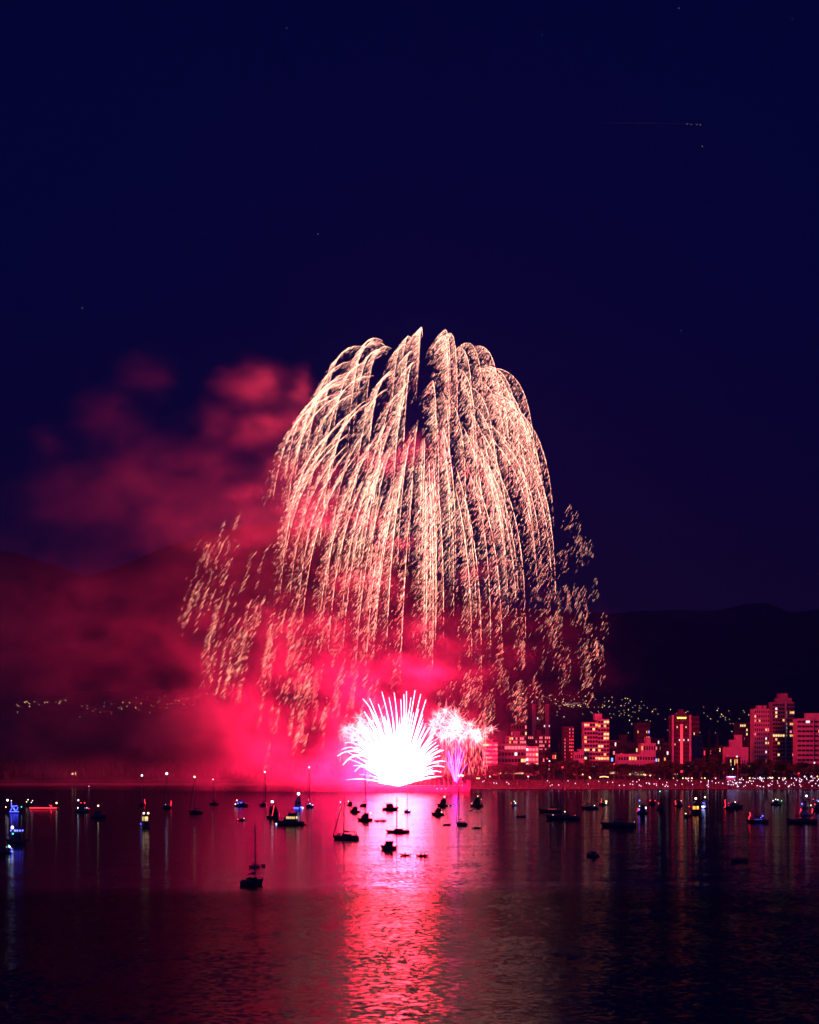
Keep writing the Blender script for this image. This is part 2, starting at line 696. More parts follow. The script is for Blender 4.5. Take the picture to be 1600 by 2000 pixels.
def mine():
    r = random.Random(4)
    base = at(779, 1535, FW)
    root = thing('comet_mine', 'blinding white fan of rising comets bursting off the middle of the barge', 'firework', base)
    tips = [(722, 1364, 0), (746, 1351, 0), (770, 1353, 0), (789, 1356, 0), (794, 1350, 0), (811, 1348, 0), (822, 1356, 0), (832, 1367, 0),
            (739, 1375, 0), (760, 1362, 0), (783, 1366, 0), (803, 1362, 0), (712, 1390, 0), (722, 1383, 0), (735, 1398, 0),
            (709, 1365, 8), (716, 1397, 6), (683, 1433, 8), (674, 1451, 10), (668, 1464, 12), (659, 1477, 14), (670, 1494, 16), (693, 1507, 12),
            (690, 1422, 8), (700, 1412, 8), (686, 1446, 10), (680, 1470, 12), (676, 1486, 14), (698, 1430, 8), (730, 1420, 4), (750, 1400, 2),
            (850, 1430, 2), (855, 1462, 4), (860, 1476, 4), (870, 1487, 6), (868, 1498, 6), (862, 1508, 5), (846, 1440, 2), (840, 1420, 1),
            (852, 1450, 3), (858, 1490, 5), (848, 1512, 4), (826, 1395, 1), (818, 1385, 0), (808, 1392, 0), (843, 1455, 2), (836, 1470, 2)]
    for k in range(34):
        a = r.uniform(-1.25, 1.05)
        L = r.uniform(60, 120)
        tips.append((779 + L * math.sin(a), 1538 - L * math.cos(a) * 1.05, 4 * abs(a)))
    off = base
    for tx, ty, sg in tips:
        d = FW + r.uniform(-26, 26)
        tip = at(tx, ty, d)
        pts = comet_path(base, tip, sg * MPP * 2.2, 14)
        # the wind carries the end of the climbing ones over to the left
        lean = max(0, (1430 - ty)) * .07 if tx < 800 else 0
        for i, p in enumerate(pts):
            s = i / 13
            p.x += lean * (s * (1 - s)) * 1.6 * MPP * 2
        rad = [(.50 * (1 - .72 * (i / 13) ** 2) + .06) for i in range(14)]
        MB().tube([p - off for p in pts], rad, 5).build('comet_trail', M_comet, root)
    # the crowded heart of the fan, too dense to count
    q = MB()
    for _ in range(300):
        a = r.gauss(-.05, .62)
        a = max(-1.45, min(1.35, a))
        L = r.uniform(35, 150) * (1 - .18 * abs(a)) * MPP * (1 if r.random() < .5 else .75)
        e = r.gauss(0, .28)
        tip = Vector((L * math.sin(a), L * e * .6, L * math.cos(a)))
        pts = comet_path((0, 0, 0), tip, abs(a) * 2.0 * L / 50, 7)
        q.tube(pts, [.5, .62, .6, .5, .38, .22, .06], 4)
    o = q.build('comet_trail', M_comet, root)
    o['kind'] = 'stuff'
    # ragged fire at the muzzle: short thick jets
    j = MB()
    for _ in range(60):
        a, e = r.uniform(-1.2, 1.2), r.uniform(-.8, .8)
        L = r.uniform(14, 34)
        q = Vector((L * math.sin(a), L * e * .5, L * math.cos(a) * .95))
        j.tube([(0, 0, 0), q * .45, q], [.5, 1.1, .1], 5)
    j.build('muzzle_fire', M_comet, root)


mine()


def crackle(name, label, blobs, rain, seed):
    r = np.random.default_rng(seed)
    c = np.array(at(*blobs[0][:2], FW))
    root = thing(name, label, 'firework', c)
    for x, y, s, n in blobs:
        q = np.array(at(x, y, FW + r.uniform(-12, 12)))
        n = int(n * 1.5)
        nb = max(3, n // 50)
        ctr = q[None] + r.normal(0, 1, (nb, 3)) * np.array([s * MPP * .5, s * MPP * .4, s * MPP * .35])[None]
        w = ctr[r.integers(0, nb, n)]
        d = r.normal(0, 1, (n, 3))
        d /= np.linalg.norm(d, axis=1, keepdims=True)
        n = len(w)
        L = s * MPP * (.12 + .9 * r.random(n) ** 2)
        A = w + d * (L * .15)[:, None] - c
        B = w + d * L[:, None] - c
        B[:, 2] -= .12 * L
        V, T = spindles(A, B, .20)
        link('spark_spray', tri_mesh('spark_spray', V, T, M_crackle), root)
    if rain:
        x0, x1, y0, y1, n = rain
        A = np.stack([np.array(at(r.uniform(x0, x1), y0 + (y1 - y0) * r.random() ** 1.7, FW + r.uniform(-14, 14))) for _ in range(n)]) - c
        B = A + np.stack([r.normal(-.2, 1.1, n), r.normal(0, .8, n), -r.uniform(3, 9, n)], 1)
        V, T = spindles(A, B, .16)
        link('spark_rain', tri_mesh('spark_rain', V, T, M_spark_dim), root)


crackle('crackle_cluster', 'cloud of white crackling sparks up left of the comet fan', [
    (690, 1424, 30, 260), (674, 1428, 24, 140), (706, 1412, 26, 200), (722, 1420, 26, 200), (700, 1432, 26, 160)], (662, 730, 1425, 1480, 200), 31)
crackle('crackle_cluster', 'long bank of white crackling sparks up right of the fan above the violet spray', [
    (880, 1404, 30, 260), (862, 1412, 28, 220), (896, 1412, 28, 260), (908, 1424, 26, 240), (922, 1436, 24, 240), (936, 1434, 22, 240),
    (890, 1425, 30, 240), (868, 1430, 26, 200), (846, 1420, 24, 180)], (862, 950, 1425, 1505, 420), 32)


def violet():
    r = random.Random(9)
    base = at(890, 1532, FW)
    root = thing('violet_fan', 'narrow violet fan of comets shooting up from the right end of the barge', 'firework', base)
    for i in range(17):
        u = i / 16
        top = 1535 - r.uniform(52, 92) * (1 - .25 * abs(2 * u - 1))
        tip = at(871 + 45 * u + r.uniform(-2, 2), top, FW + r.uniform(-6, 6))
        pts = comet_path(base, tip, 1.2, 6)
        MB().tube([p - base for p in pts], [.12, .20, .20, .17, .12, .05], 4).build('comet_trail', M_violet, root)
    base = at(718, 1528, FW)
    root = thing('violet_spray', 'small faint violet spray behind the mast at the left end of the barge', 'firework', base)
    for i in range(10):
        tip = at(708 + 2.6 * i, 1528 - r.uniform(20, 42), FW)
        MB().tube([p - base for p in comet_path(base, tip, .8, 5)], [.1, .16, .16, .12, .05], 4).build('comet_trail', M_violet, root)


violet()

# ------------------------------------------------------------------ smoke (a grid of drifting puffs)
# (px, py, depth offset m, half width px, half height px, half depth m, density)
PUFFS = [
    (500, 742, 30, 46, 32, 22, 1.3), (462, 716, 32, 30, 22, 16, .7), (588, 735, 34, 22, 22, 14, 1.1), (535, 800, 30, 58, 22, 22, 1.3), (486, 832, 30, 46, 26, 20, .45),
    (410, 815, 25, 38, 30, 22, .35), (400, 900, 20, 55, 45, 30, .25), (560, 900, 20, 50, 34, 26, .4), (470, 960, 15, 36, 15, 16, .6), (620, 912, 20, 40, 20, 16, .5),
    (270, 720, 30, 45, 35, 25, .20), (190, 800, 25, 45, 34, 25, .25), (75, 855, 25, 28, 24, 20, .32), (250, 900, 20, 80, 70, 40, .18), (300, 980, 15, 120, 70, 50, .22),
    (120, 960, 20, 90, 60, 40, .18), (430, 1050, 0, 110, 60, 45, .38), (560, 1010, 0, 90, 60, 40, .35),
    (745, 908, -25, 46, 17, 14, .55), (790, 880, -25, 22, 14, 12, .35), (715, 1028, -30, 36, 17, 14, .6), (780, 1065, -30, 32, 10, 12, .45), (600, 1000, -10, 50, 40, 20, .35),
    (948, 1124, -30, 34, 12, 12, .5), (845, 995, -30, 14, 8, 8, .3), (700, 1130, -25, 70, 40, 24, .35),
    (655, 1232, -20, 34, 18, 14, .55), (840, 1238, -25, 46, 17, 14, .5), (765, 1300, -10, 30, 17, 14, .45), (745, 1340, -5, 45, 10, 14, .35), (600, 1300, -10, 75, 45, 30, .32),
    (560, 1230, -5, 90, 60, 35, .18), (840, 1310, -15, 60, 15, 16, .40), (690, 1330, -10, 110, 45, 30, .18),
    (410, 1428, 0, 95, 60, 34, 2.6), (335, 1450, 0, 60, 42, 28, 1.6), (460, 1460, 0, 80, 50, 30, 1.6), (480, 1395, 0, 46, 30, 30, .6), (480, 1505, 10, 120, 26, 34, .75), (655, 1440, 10, 34, 30, 30, .25),
    (640, 1505, 5, 70, 34, 30, 1.3), (700, 1520, 0, 60, 24, 26, 1.5), (680, 1390, 0, 60, 30, 26, .35), (600, 1525, 5, 70, 16, 24, .6), (330, 1515, 60, 170, 26, 60, .25), (90, 1512, 70, 170, 30, 60, .25),
    (775, 1455, 0, 80, 75, 26, .30), (775, 1500, 0, 85, 45, 24, .50), (880, 1430, 4, 55, 42, 24, .30), (700, 1470, 0, 60, 60, 24, .5), (930, 1470, 10, 60, 50, 24, .16),
    (200, 1200, 20, 190, 110, 60, .17), (60, 1280, 20, 140, 130, 60, .22), (-60, 1200, 20, 150, 150, 60, .16), (150, 1380, 20, 160, 70, 50, .12), (430, 1220, 10, 140, 110, 50, .15), (700, 1250, 10, 200, 120, 50, .08),
    (60, 1450, 10, 130, 70, 50, .25), (900, 1300, 10, 120, 110, 50, .06), (1050, 1280, 10, 140, 140, 40, .03), (1130, 1300, 20, 120, 120, 40, .02), (400, 1330, 10, 130, 70, 45, .20),
]
SMOKE_SIGMA = 0.0115


def make_smoke():
    m = bpy.data.materials.new('firework_smoke')
    m.use_nodes = True
    n = m.node_tree
    n.nodes.clear()
    o = n.nodes.new('ShaderNodeOutputMaterial')
    v = n.nodes.new('ShaderNodeVolumePrincipled')
    v.inputs['Color'].default_value = (.92, .92, .92, 1)
    v.inputs['Density'].default_value = SMOKE_SIGMA
    v.inputs['Anisotropy'].default_value = 0.0
    n.links.new(v.outputs[0], o.inputs['Volume'])

    ng = bpy.data.node_groups.new('smoke_grid', 'GeometryNodeTree')
    ng.interface.new_socket('Geometry', in_out='OUTPUT', socket_type='NodeSocketGeometry')
    N, Lk = ng.nodes, ng.links
    go = N.new('NodeGroupOutput')
    vc = N.new('GeometryNodeVolumeCube')
    sm = N.new('GeometryNodeSetMaterial')
    sm.inputs['Material'].default_value = m
    lo = at(-190, 1548, FW)
    hi = at(1250, 610, FW)
    step = 2.6
    y0, y1 = FW - 100, FW + 150
    vc.inputs['Min'].default_value = (lo.x, y0, 0.5)
    vc.inputs['Max'].default_value = (hi.x, y1, hi.z)
    vc.inputs['Resolution X'].default_value = int((hi.x - lo.x) / step)
    vc.inputs['Resolution Y'].default_value = int((y1 - y0) / 4.0)
    vc.inputs['Resolution Z'].default_value = int(hi.z / step)
    Lk.new(vc.outputs[0], sm.inputs[0])
    Lk.new(sm.outputs[0], go.inputs[0])

    def vm(op, a, b):
        k = N.new('ShaderNodeVectorMath')
        k.operation = op
        for i, x in enumerate((a, b)):
            if x is None:
                continue
            if isinstance(x, tuple):
                k.inputs[i].default_value = x
            else:
                Lk.new(x, k.inputs[i])
        return k

    def ma(op, a, b=None, c=None):
        k = N.new('ShaderNodeMath')
        k.operation = op
        for i, x in enumerate((a, b, c)):
            if x is None:
                continue
            if isinstance(x, (int, float)):
                k.inputs[i].default_value = x
            else:
                Lk.new(x, k.inputs[i])
        return k.outputs[0]

    pos = N.new('GeometryNodeInputPosition').outputs[0]

    def noise(sx, sy, sz, detail, rough=.55, off=0.0):
        k = vm('MULTIPLY', pos, (sx, sy, sz))
        a = vm('ADD', k.outputs[0], (off, off * 1.7, off * .3))
        z = N.new('ShaderNodeTexNoise')
        z.inputs['Scale'].default_value = 1.0
        z.inputs['Detail'].default_value = detail
        z.inputs['Roughness'].default_value = rough
        Lk.new(a.outputs[0], z.inputs['Vector'])
        return z

    w = noise(.020, .022, .040, 5, .62)
    wv = vm('MULTIPLY', vm('SUBTRACT', w.outputs['Color'], (.5, .5, .5)).outputs[0], (70, 40, 34))
    p2 = vm('ADD', pos, wv.outputs[0]).outputs[0]
    total = None
    for px, py, dy, sx, sy, sd, amp in PUFFS:
        c = at(px, py, FW)
        k = vm('SUBTRACT', p2, (c.x, FW + dy, c.z))
        k = vm('DIVIDE', k.outputs[0], (sx * MPP * .95, sd, sy * MPP * .95))
        dt = vm('DOT_PRODUCT', k.outputs[0], None)
        Lk.new(k.outputs[0], dt.inputs[1])
        e = ma('EXPONENT', ma('MULTIPLY', dt.outputs['Value'], -1.0))
        total = ma('MULTIPLY', e, amp) if total is None else ma('MULTIPLY_ADD', e, amp, total)
    d1 = noise(.034, .045, .052, 6, .64, 13.0)
    mr = N.new('ShaderNodeMapRange')
    mr.inputs['From Min'].default_value = .40
    mr.inputs['From Max'].default_value = .62
    mr.inputs['To Min'].default_value = .06
    mr.inputs['To Max'].default_value = 1.9
    Lk.new(d1.outputs['Fac'], mr.inputs['Value'])
    den = ma('MULTIPLY', total, mr.outputs[0])
    den = ma('MAXIMUM', ma('SUBTRACT', den, .012), 0.0)
    Lk.new(den, vc.inputs['Density'])

    me = bpy.data.meshes.new('smoke')
    o = link('smoke', me)
    mod = o.modifiers.new('smoke', 'NODES')
    mod.node_group = ng
    tag(o, kind='stuff')


make_smoke()

# ------------------------------------------------------------------ shore: far seawall, forest, trees
M_stone = mat('seawall_stone', (.13, .12, .11), .85, 0, .3, .3)
M_bark = mat('bark', (.10, .075, .05), .9, 0, .3, 2)
M_leaf = mat('leaves', (.055, .085, .03), .7, 0, .6, .35)
M_needle = mat('needles', (.022, .042, .025), .75, 0, .5, .3)
M_concrete = mat('concrete', (.42, .40, .37), .8, 0, .12, .2)


def make_seawall():
    m = MB()
    xs = list(np.linspace(-900, -2, 60))
    for a, b in zip(xs[:-1], xs[1:]):
        ya, yb = shore(a) + 4, shore(b) + 4
        m.add([(a, ya, -.5), (b, yb, -.5), (b, yb, 2.6), (a, ya, 2.6), (a, ya + 1.2, -.5), (b, yb + 1.2, -.5), (b, yb + 1.2, 2.6), (a, ya + 1.2, 2.6)],
              [(0, 1, 2, 3), (3, 2, 6, 7), (5, 4, 7, 6)])
    o = m.build('seawall', M_stone)
    tag(o, 'low stone seawall along the far dark shore left of the barge', 'wall')


make_seawall()


def leaf_cloud(r, blobs, n, size):
    """many small leaf faces spread through a set of ellipsoids; returns quads"""
    w = np.array([b[3] * b[4] * b[5] for b in blobs]) ** .7
    pick = r.choice(len(blobs), n, p=w / w.sum())
    B = np.array(blobs)[pick]
    d = r.normal(0, 1, (n, 3))
    d /= np.linalg.norm(d, axis=1, keepdims=True)
    rad = r.random(n) ** .38
    P = B[:, :3] + d * B[:, 3:6] * rad[:, None]
    u = r.normal(0, 1, (n, 3))
    u /= np.linalg.norm(u, axis=1, keepdims=True)
    v = np.cross(u, r.normal(0, 1, (n, 3)))
    v /= np.linalg.norm(v, axis=1, keepdims=True)
    s = (size * r.uniform(.6, 1.3, n))[:, None]
    V = np.stack([P - u * s, P + v * s * .7, P + u * s, P - v * s * .7], 1).reshape(-1, 3)
    return V, np.arange(4 * n).reshape(-1, 4)


def broadleaf_meshes(seed):
    r = np.random.default_rng(seed)
    t = MB()
    t.tube([(0, 0, -.5), (.1, 0, 2.5), (.2, .1, 5.5), (.1, .2, 9)], [.55, .42, .32, .12], 7)
    blobs = [(0, 0, 11.5, 3.8, 3.8, 4.5)]
    for i in range(9):
        a = 2.4 * i + r.uniform(-.4, .4)
        z = r.uniform(6.5, 15)
        q = 4.9 * (1 - ((z - 10) / 9) ** 2) * r.uniform(.75, 1.1)
        e = (q * math.cos(a), q * math.sin(a), z)
        t.tube([(.1, 0, max(3, z - 5)), (e[0] * .5, e[1] * .5, z - 2), e], [.2, .14, .05], 5)
        s = r.uniform(1.7, 2.9)
        blobs.append((*e, s, s, s * .85))
    V, Q = leaf_cloud(r, blobs, 1900, .42)
    return t.mesh('trunk'), quad_mesh('crown', V, Q, M_leaf)


def conifer_meshes(seed):
    r = np.random.default_rng(seed)
    t = MB()
    t.tube([(0, 0, -.5), (0, 0, 10), (0, 0, 25)], [.5, .35, .05], 7)
    blobs = []
    for i in range(46):
        z = 4 + 20.5 * (i / 45)
        q = 4.2 * (1 - (z - 3) / 23) + .25
        a = 2.4 * i
        blobs.append((q * .6 * math.cos(a), q * .6 * math.sin(a), z - q * .15, q * .55, q * .55, .55))
    V, Q = leaf_cloud(r, blobs, 1700, .40)
    return t.mesh('trunk'), quad_mesh('crown', V, Q, M_needle)


BROAD = [broadleaf_meshes(s) for s in (1, 2, 3, 4)]
CONIF = [conifer_meshes(s) for s in (5, 6)]


def tree(px, ytop, w_px, d, label, kind='broad', name=None):
    tr, cr = (BROAD if kind == 'broad' else CONIF)[int(px * 7) % (4 if kind == 'broad' else 2)]
    if not tr.materials:
        tr.materials.append(M_bark)
    x = (px - 800) / F * d
    z0 = land_z(x, d) - .2
    h = CH + (HZ - ytop) / F * d - z0
    root = thing(name or ('shore_tree' if kind == 'broad' else 'conifer_tree'), label, 'tree', (x, d, z0), px * 1.7,
                 'trees along the shore' if kind == 'broad' else 'conifers between the buildings')
    H = 16.5 if kind == 'broad' else 25.2
    sz = h / H
    sx = w_px / F * d / (12.5 if kind == 'broad' else 7.0)
    root.scale = (sx, sx, sz)
    link('trunk', tr, root)
    link('crown', cr, root)


TREES = [
    (928, 1494, 30, 1790, 'round dark tree at the waterside right of the barge container'),
    (908, 1503, 20, 1810, 'small tree half hidden behind the container block of the barge'),
    (950, 1503, 24, 1800, 'low spreading tree under the striped red apartment block'),
    (975, 1492, 36, 1800, 'wide dark tree in front of the terraced building'),
    (1004, 1496, 34, 1790, 'rounded tree below the lit terrace of the terraced building'),
    (1032, 1493, 36, 1800, 'bushy dark tree below the red slab with glaring windows'),
    (1060, 1499, 26, 1790, 'short tree beside the tall lamp post on the park edge'),
    (1082, 1490, 30, 1800, 'dark tree in the gap left of the narrow dark tower'),
    (1103, 1484, 32, 1800, 'tall dark tree below the narrow tower with strings of red lights'),
    (1126, 1484, 34, 1800, 'broad tree in front of the low annex of the grid tower'),
    (1152, 1485, 36, 1795, 'broad tree at the foot of the grid tower with yellow windows'),
    (1178, 1486, 34, 1800, 'dark tree under the right corner of the grid tower'),
    (1200, 1490, 30, 1790, 'tree between the grid tower and the long low red hotel'),
    (1222, 1500, 32, 1780, 'low tree before the left wing of the long low red hotel'),
    (1248, 1501, 34, 1785, 'low tree before the lit row of the long low red hotel'),
    (1276, 1496, 34, 1790, 'dark tree before the right end of the long low red hotel'),
    (1298, 1484, 38, 1795, 'tall dark tree left of the tower with the red light stripe'),
    (1322, 1487, 32, 1790, 'tree below the red light stripe of the pillared tower'),
    (1346, 1485, 34, 1800, 'tree at the right foot of the pillared tower'),
    (1370, 1480, 36, 1800, 'broad dark tree below the dim red side wing'),
    (1396, 1478, 38, 1800, 'big dark tree left of the crenellated red block'),
    (1420, 1488, 30, 1785, 'tree behind the blue lit kiosk on the beach'),
    (1450, 1490, 36, 1790, 'tree below the three gold windows by the crenellated block'),
    (1478, 1482, 38, 1800, 'broad dark tree below the slim red tower'),
    (1506, 1482, 36, 1795, 'dark tree between the slim red tower and the stepped tower'),
    (1532, 1484, 36, 1800, 'dark tree at the foot of the stepped tower'),
    (1560, 1488, 34, 1790, 'dark tree under the left edge of the big banded hotel'),
    (1590, 1494, 36, 1785, 'tree under the big banded hotel at the edge of the picture'),
]
for px, yt, w, d, lab in TREES:
    tree(px, yt, w, d, lab)
for px, yt, w, d, lab in [
    (1385, 1424, 14, 1930, 'pointed conifer standing right of the dim red side wing'),
    (1402, 1432, 15, 1930, 'darker shorter conifer left of the crenellated red block'),
    (1456, 1396, 13, 2150, 'tall thin conifer rising behind the dark block with lit columns'),
    (1228, 1432, 14, 2050, 'conifer above the roof of the long low red hotel'),
    (1092, 1440, 14, 1960, 'conifer in the dark gap left of the narrow dark tower')]:
    tree(px, yt, w, d, lab, 'conifer')


def make_forest():
    """the far wooded shore, one dark mass"""
    r = np.random.default_rng(12)
    VV, TT, b = [], [], 0
    for _ in range(1300):
        x = r.uniform(-760, 20)
        y = shore(x) + r.uniform(50, 420)
        z0 = land_z(x, y)
        h = r.uniform(5, 11) * (1 - .35 * max(0, (x + 160) / 180))
        q = h * r.uniform(.24, .42)
        n, rows = 7, 6
        base = b
        for j in range(rows):
            t = j / (rows - 1)
            for i in range(n):
                a = 2 * PI * i / n + j
                k = q * (1 - t ** 2.2) * r.uniform(.6, 1.2) * (.75 if j == 0 else 1) + .1
                VV.append((x + k * math.cos(a), y + k * math.sin(a), z0 + h * (.08 + .92 * t) - (.05 * h if i % 2 else 0) * (1 - t)))
        for j in range(rows - 1):
            for i in range(n):
                A, B = base + j * n + i, base + j * n + (i + 1) % n
                TT.append((A, B, B + n))
                TT.append((A, B + n, A + n))
        b += n * rows
    o = link('forest', tri_mesh('forest', VV, TT, M_needle))
    tag(o, 'dark wooded shore behind the far seawall', None, None, 'stuff')


make_forest()

# ------------------------------------------------------------------ lights on land
DOT = {}


def dot_mesh(m, r, n=6, k=4):
    key = (m.name, r)
    if key not in DOT:
        me = MB().ball((0, 0, 0), r, n, k).mesh('lamp_glow', True)
        me.materials.append(m)
        DOT[key] = me
    return DOT[key]


L_warm = glow('warm_lamp', (1.0, .62, .25), 2.2)
L_warm2 = glow('warm_lamp_faint', (1.0, .55, .22), .9)
L_white = glow('white_lamp', (.86, .78, 1.0), 2.6)
L_faint = glow('faint_lamp', (.9, .75, .7), .8)
L_phone = glow('phone_torch', (.80, .68, 1.0), 1.7)
L_red = glow('red_lamp', (1.0, .02, .03), 4.0)
L_star = glow('star_light', (.7, .72, 1.0), .65)
L_star2 = glow('star_light_warm', (1.0, .6, .4), .45)


def hill_lights():
    r = random.Random(3)
    spots = []
    # two strings of streets on the left, the slope behind the town on the right
    for _ in range(26):
        x = r.uniform(28, 130)
        spots.append((x, 1371 + 11 * math.exp(-((x - 28) / 18) ** 2) + r.gauss(0, 2) + (r.random() < .25) * r.uniform(0, 14)))
    for _ in range(42):
        x = r.uniform(155, 420)
        y = 1388 - (x - 155) * .10 + r.gauss(0, 7)
        spots.append((x, y))
    for _ in range(14):
        spots.append((r.uniform(400, 720), 1365 + r.gauss(0, 9)))
    for _ in range(8):
        spots.append((r.uniform(138, 150), 1511 + r.gauss(0, 1)))
    for _ in range(118):
        x = 1000 + 260 * r.random() ** 1.1
        y = 1352 + (x - 1000) * .05 + abs(r.gauss(0, 26))
        spots.append((x, y))
    for _ in range(34):
        x = r.uniform(1090, 1145)
        spots.append((x, 1377 + r.gauss(0, 2)))
    for _ in range(58):
        x = r.uniform(1220, 1480)
        y = 1388 + r.uniform(-6, 46)
        spots.append((x, y))
    from mathutils.bvhtree import BVHTree
    hs = bpy.data.objects['hillside'].data
    tree_ = BVHTree.FromPolygons([v.co.copy() for v in hs.vertices], [tuple(p.vertices) for p in hs.polygons])
    eye = Vector((0, 0, CH))
    for i, (px, py) in enumerate(spots):
        near = py > 1500
        hit = None if near else tree_.ray_cast(eye, (at(px, py, 100.0) - eye).normalized())[0]
        if hit is None and not near:
            continue
        spot = at(px, py, 1868) if near else hit + Vector((0, -1.5, 1.5))
        big = r.random()
        m = L_warm if big > .72 else (L_warm2 if big > .2 else L_faint)
        if px > 1050 and r.random() < .25:
            m = L_faint
        s = (.45 if near else .85) * (1.25 if big > .9 else 1)
        o = link('hillside_light', dot_mesh(m, round(s, 2), 5, 3))
        o.location = spot
        if near:
            lab, g = 'small warm light low on the dark wooded far shore', 'lights low on the wooded far shore'
        elif px < 145:
            lab, g = 'warm street light strung along the dark slope at far left', 'street lights on the far left slope'
        elif px < 430:
            lab, g = 'warm house light on the dark slope behind the red smoke', 'house lights on the slope behind the smoke'
        elif px < 760:
            lab, g = 'faint house light showing through the red smoke', 'house lights seen through the smoke'
        else:
            lab, g = 'small house light on the dark slope behind the town', 'house lights on the slope behind the town'
        tag(o, lab, 'light', g)


# the slope that carries them
ridge('hillside', [(-400, 1420), (0, 1362), (120, 1352), (250, 1350), (400, 1336), (600, 1330), (800, 1330), (1000, 1326), (1150, 1338), (1300, 1352),
                   (1450, 1364), (1600, 1380), (2000, 1410)], 5600, 1900, 8)
hill_lights()

# ------------------------------------------------------------------ the town
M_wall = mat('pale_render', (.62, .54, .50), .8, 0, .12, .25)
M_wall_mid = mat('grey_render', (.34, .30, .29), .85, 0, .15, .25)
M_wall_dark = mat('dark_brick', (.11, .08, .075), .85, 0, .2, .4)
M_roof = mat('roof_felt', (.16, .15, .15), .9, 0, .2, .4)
M_glass = mat('window_glass', (.015, .017, .02), .25, 0, .2, 1)
M_shine = mat('bright_glazing', (.30, .29, .29), .42, .9, .05, 1)
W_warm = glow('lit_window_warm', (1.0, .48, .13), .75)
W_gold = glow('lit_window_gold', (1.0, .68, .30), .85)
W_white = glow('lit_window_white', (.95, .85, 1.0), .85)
W_pink = glow('lit_glare_window_pink', (1.0, .16, .21), .9)  # reflected firework glare put in as glow; lit rooms share it
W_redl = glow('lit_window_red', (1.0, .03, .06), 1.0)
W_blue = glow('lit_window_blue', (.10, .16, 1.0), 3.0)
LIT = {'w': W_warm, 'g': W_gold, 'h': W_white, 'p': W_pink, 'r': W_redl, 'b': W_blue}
BOX = {}


def box_mesh(name, sx, sy, sz, m):
    key = (name, round(sx, 2), round(sy, 2), round(sz, 2), m.name)
    if key not in BOX:
        me = MB().box(-sx / 2, sx / 2, -sy, 0, -sz / 2, sz / 2).mesh(name)
        me.materials.append(m)
        BOX[key] = me
    return BOX[key]


def building(name, label, px0, px1, ytop, d, rows, cols, wall, lit='', lit_seed=0, lit_share=0.0, kinds='wwgg', style='grid', z0=8.0,
             depth=17.0, rot=None, roofs=(), win=(.62, .5), skip=None, ybot=None, balcony=False, pillars=(), glass=None, cat='building', group=None):
    """front facade facing the bay; rows x cols windows, lit = {(row, col): kind}; roofs = [(px0, px1, ytop, ybottom)] boxes on the roof"""
    x0, x1 = (px0 - 800) / F * d, (px1 - 800) / F * d
    w = x1 - x0
    ztop = CH + (HZ - ytop) / F * d
    zb = z0 if ybot is None else CH + (HZ - ybot) / F * d
    h = ztop - zb
    cx = (x0 + x1) / 2
    root = thing(name, label, cat, (cx, d, zb), math.radians(rot if rot is not None else 4.0), group)
    m = MB()
    m.box(-w / 2, w / 2, 0, depth, -(zb - 2), h)
    body = m.build('wall', wall, root)
    # parapet
    p = MB()
    for a in ((-w / 2 - .15, w / 2 + .15, -.18, .25), (-w / 2 - .15, w / 2 + .15, depth - .25, depth + .18)):
        p.box(a[0], a[1], a[2], a[3], h + .003, h + .8)
    for a in ((-w / 2 - .15, -w / 2 + .25, .253, depth - .253), (w / 2 - .25, w / 2 + .15, .253, depth - .253)):
        p.box(a[0], a[1], a[2], a[3], h + .003, h + .8)
    p.build('parapet', wall, root)
    for i, (a, b, yt, yb) in enumerate(roofs):
        ra, rb = (a - 800) / F * d - cx, (b - 800) / F * d - cx
        za, zt = CH + (HZ - yb) / F * d - zb, CH + (HZ - yt) / F * d - zb
        q = MB()
        q.box(ra, rb, 2.5, depth - 3, max(h + .004, za), zt)
        q.box(ra - .3, rb + .3, 2.2, depth - 2.7, zt + .003, zt + .5)
        q.build('roof_house', wall, root)
    if rows and cols:
        fh, bw = h / rows, w / cols
        r = random.Random(lit_seed)
        litmap = {}
        for tok in lit.split():
            k, rc = tok[0], tok[1:].split(',')
            litmap[(int(rc[0]), int(rc[1]))] = LIT[k]
        gm = glass or M_glass
        for i in range(rows):
            for j in range(cols):
                if skip and skip(i, j):
                    continue
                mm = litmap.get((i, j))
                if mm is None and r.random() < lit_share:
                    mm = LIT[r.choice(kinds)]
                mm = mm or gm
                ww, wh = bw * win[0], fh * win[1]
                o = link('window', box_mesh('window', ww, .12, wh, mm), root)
                o.location = (-w / 2 + (j + .5) * bw, -.03, h - (i + .5) * fh)
        if balcony:
            for i in range(rows):
                q = MB()
                zz = h - (i + 1) * fh
                q.box(-w / 2 + .3, w / 2 - .3, -1.3, -.16, zz - .1, zz + .12)
                q.box(-w / 2 + .3, w / 2 - .3, -1.36, -1.303, zz - .1, zz + fh * .30)
                q.build('balcony', wall, root)
    for a, b, mm in pillars:
        ra, rb = (a - 800) / F * d - cx, (b - 800) / F * d - cx
        q = MB()
        q.box(ra, rb, -1.6, -.2, -(zb - 2), h + 1.2)
        q.build('pillar', mm, root)
    return root, w, h


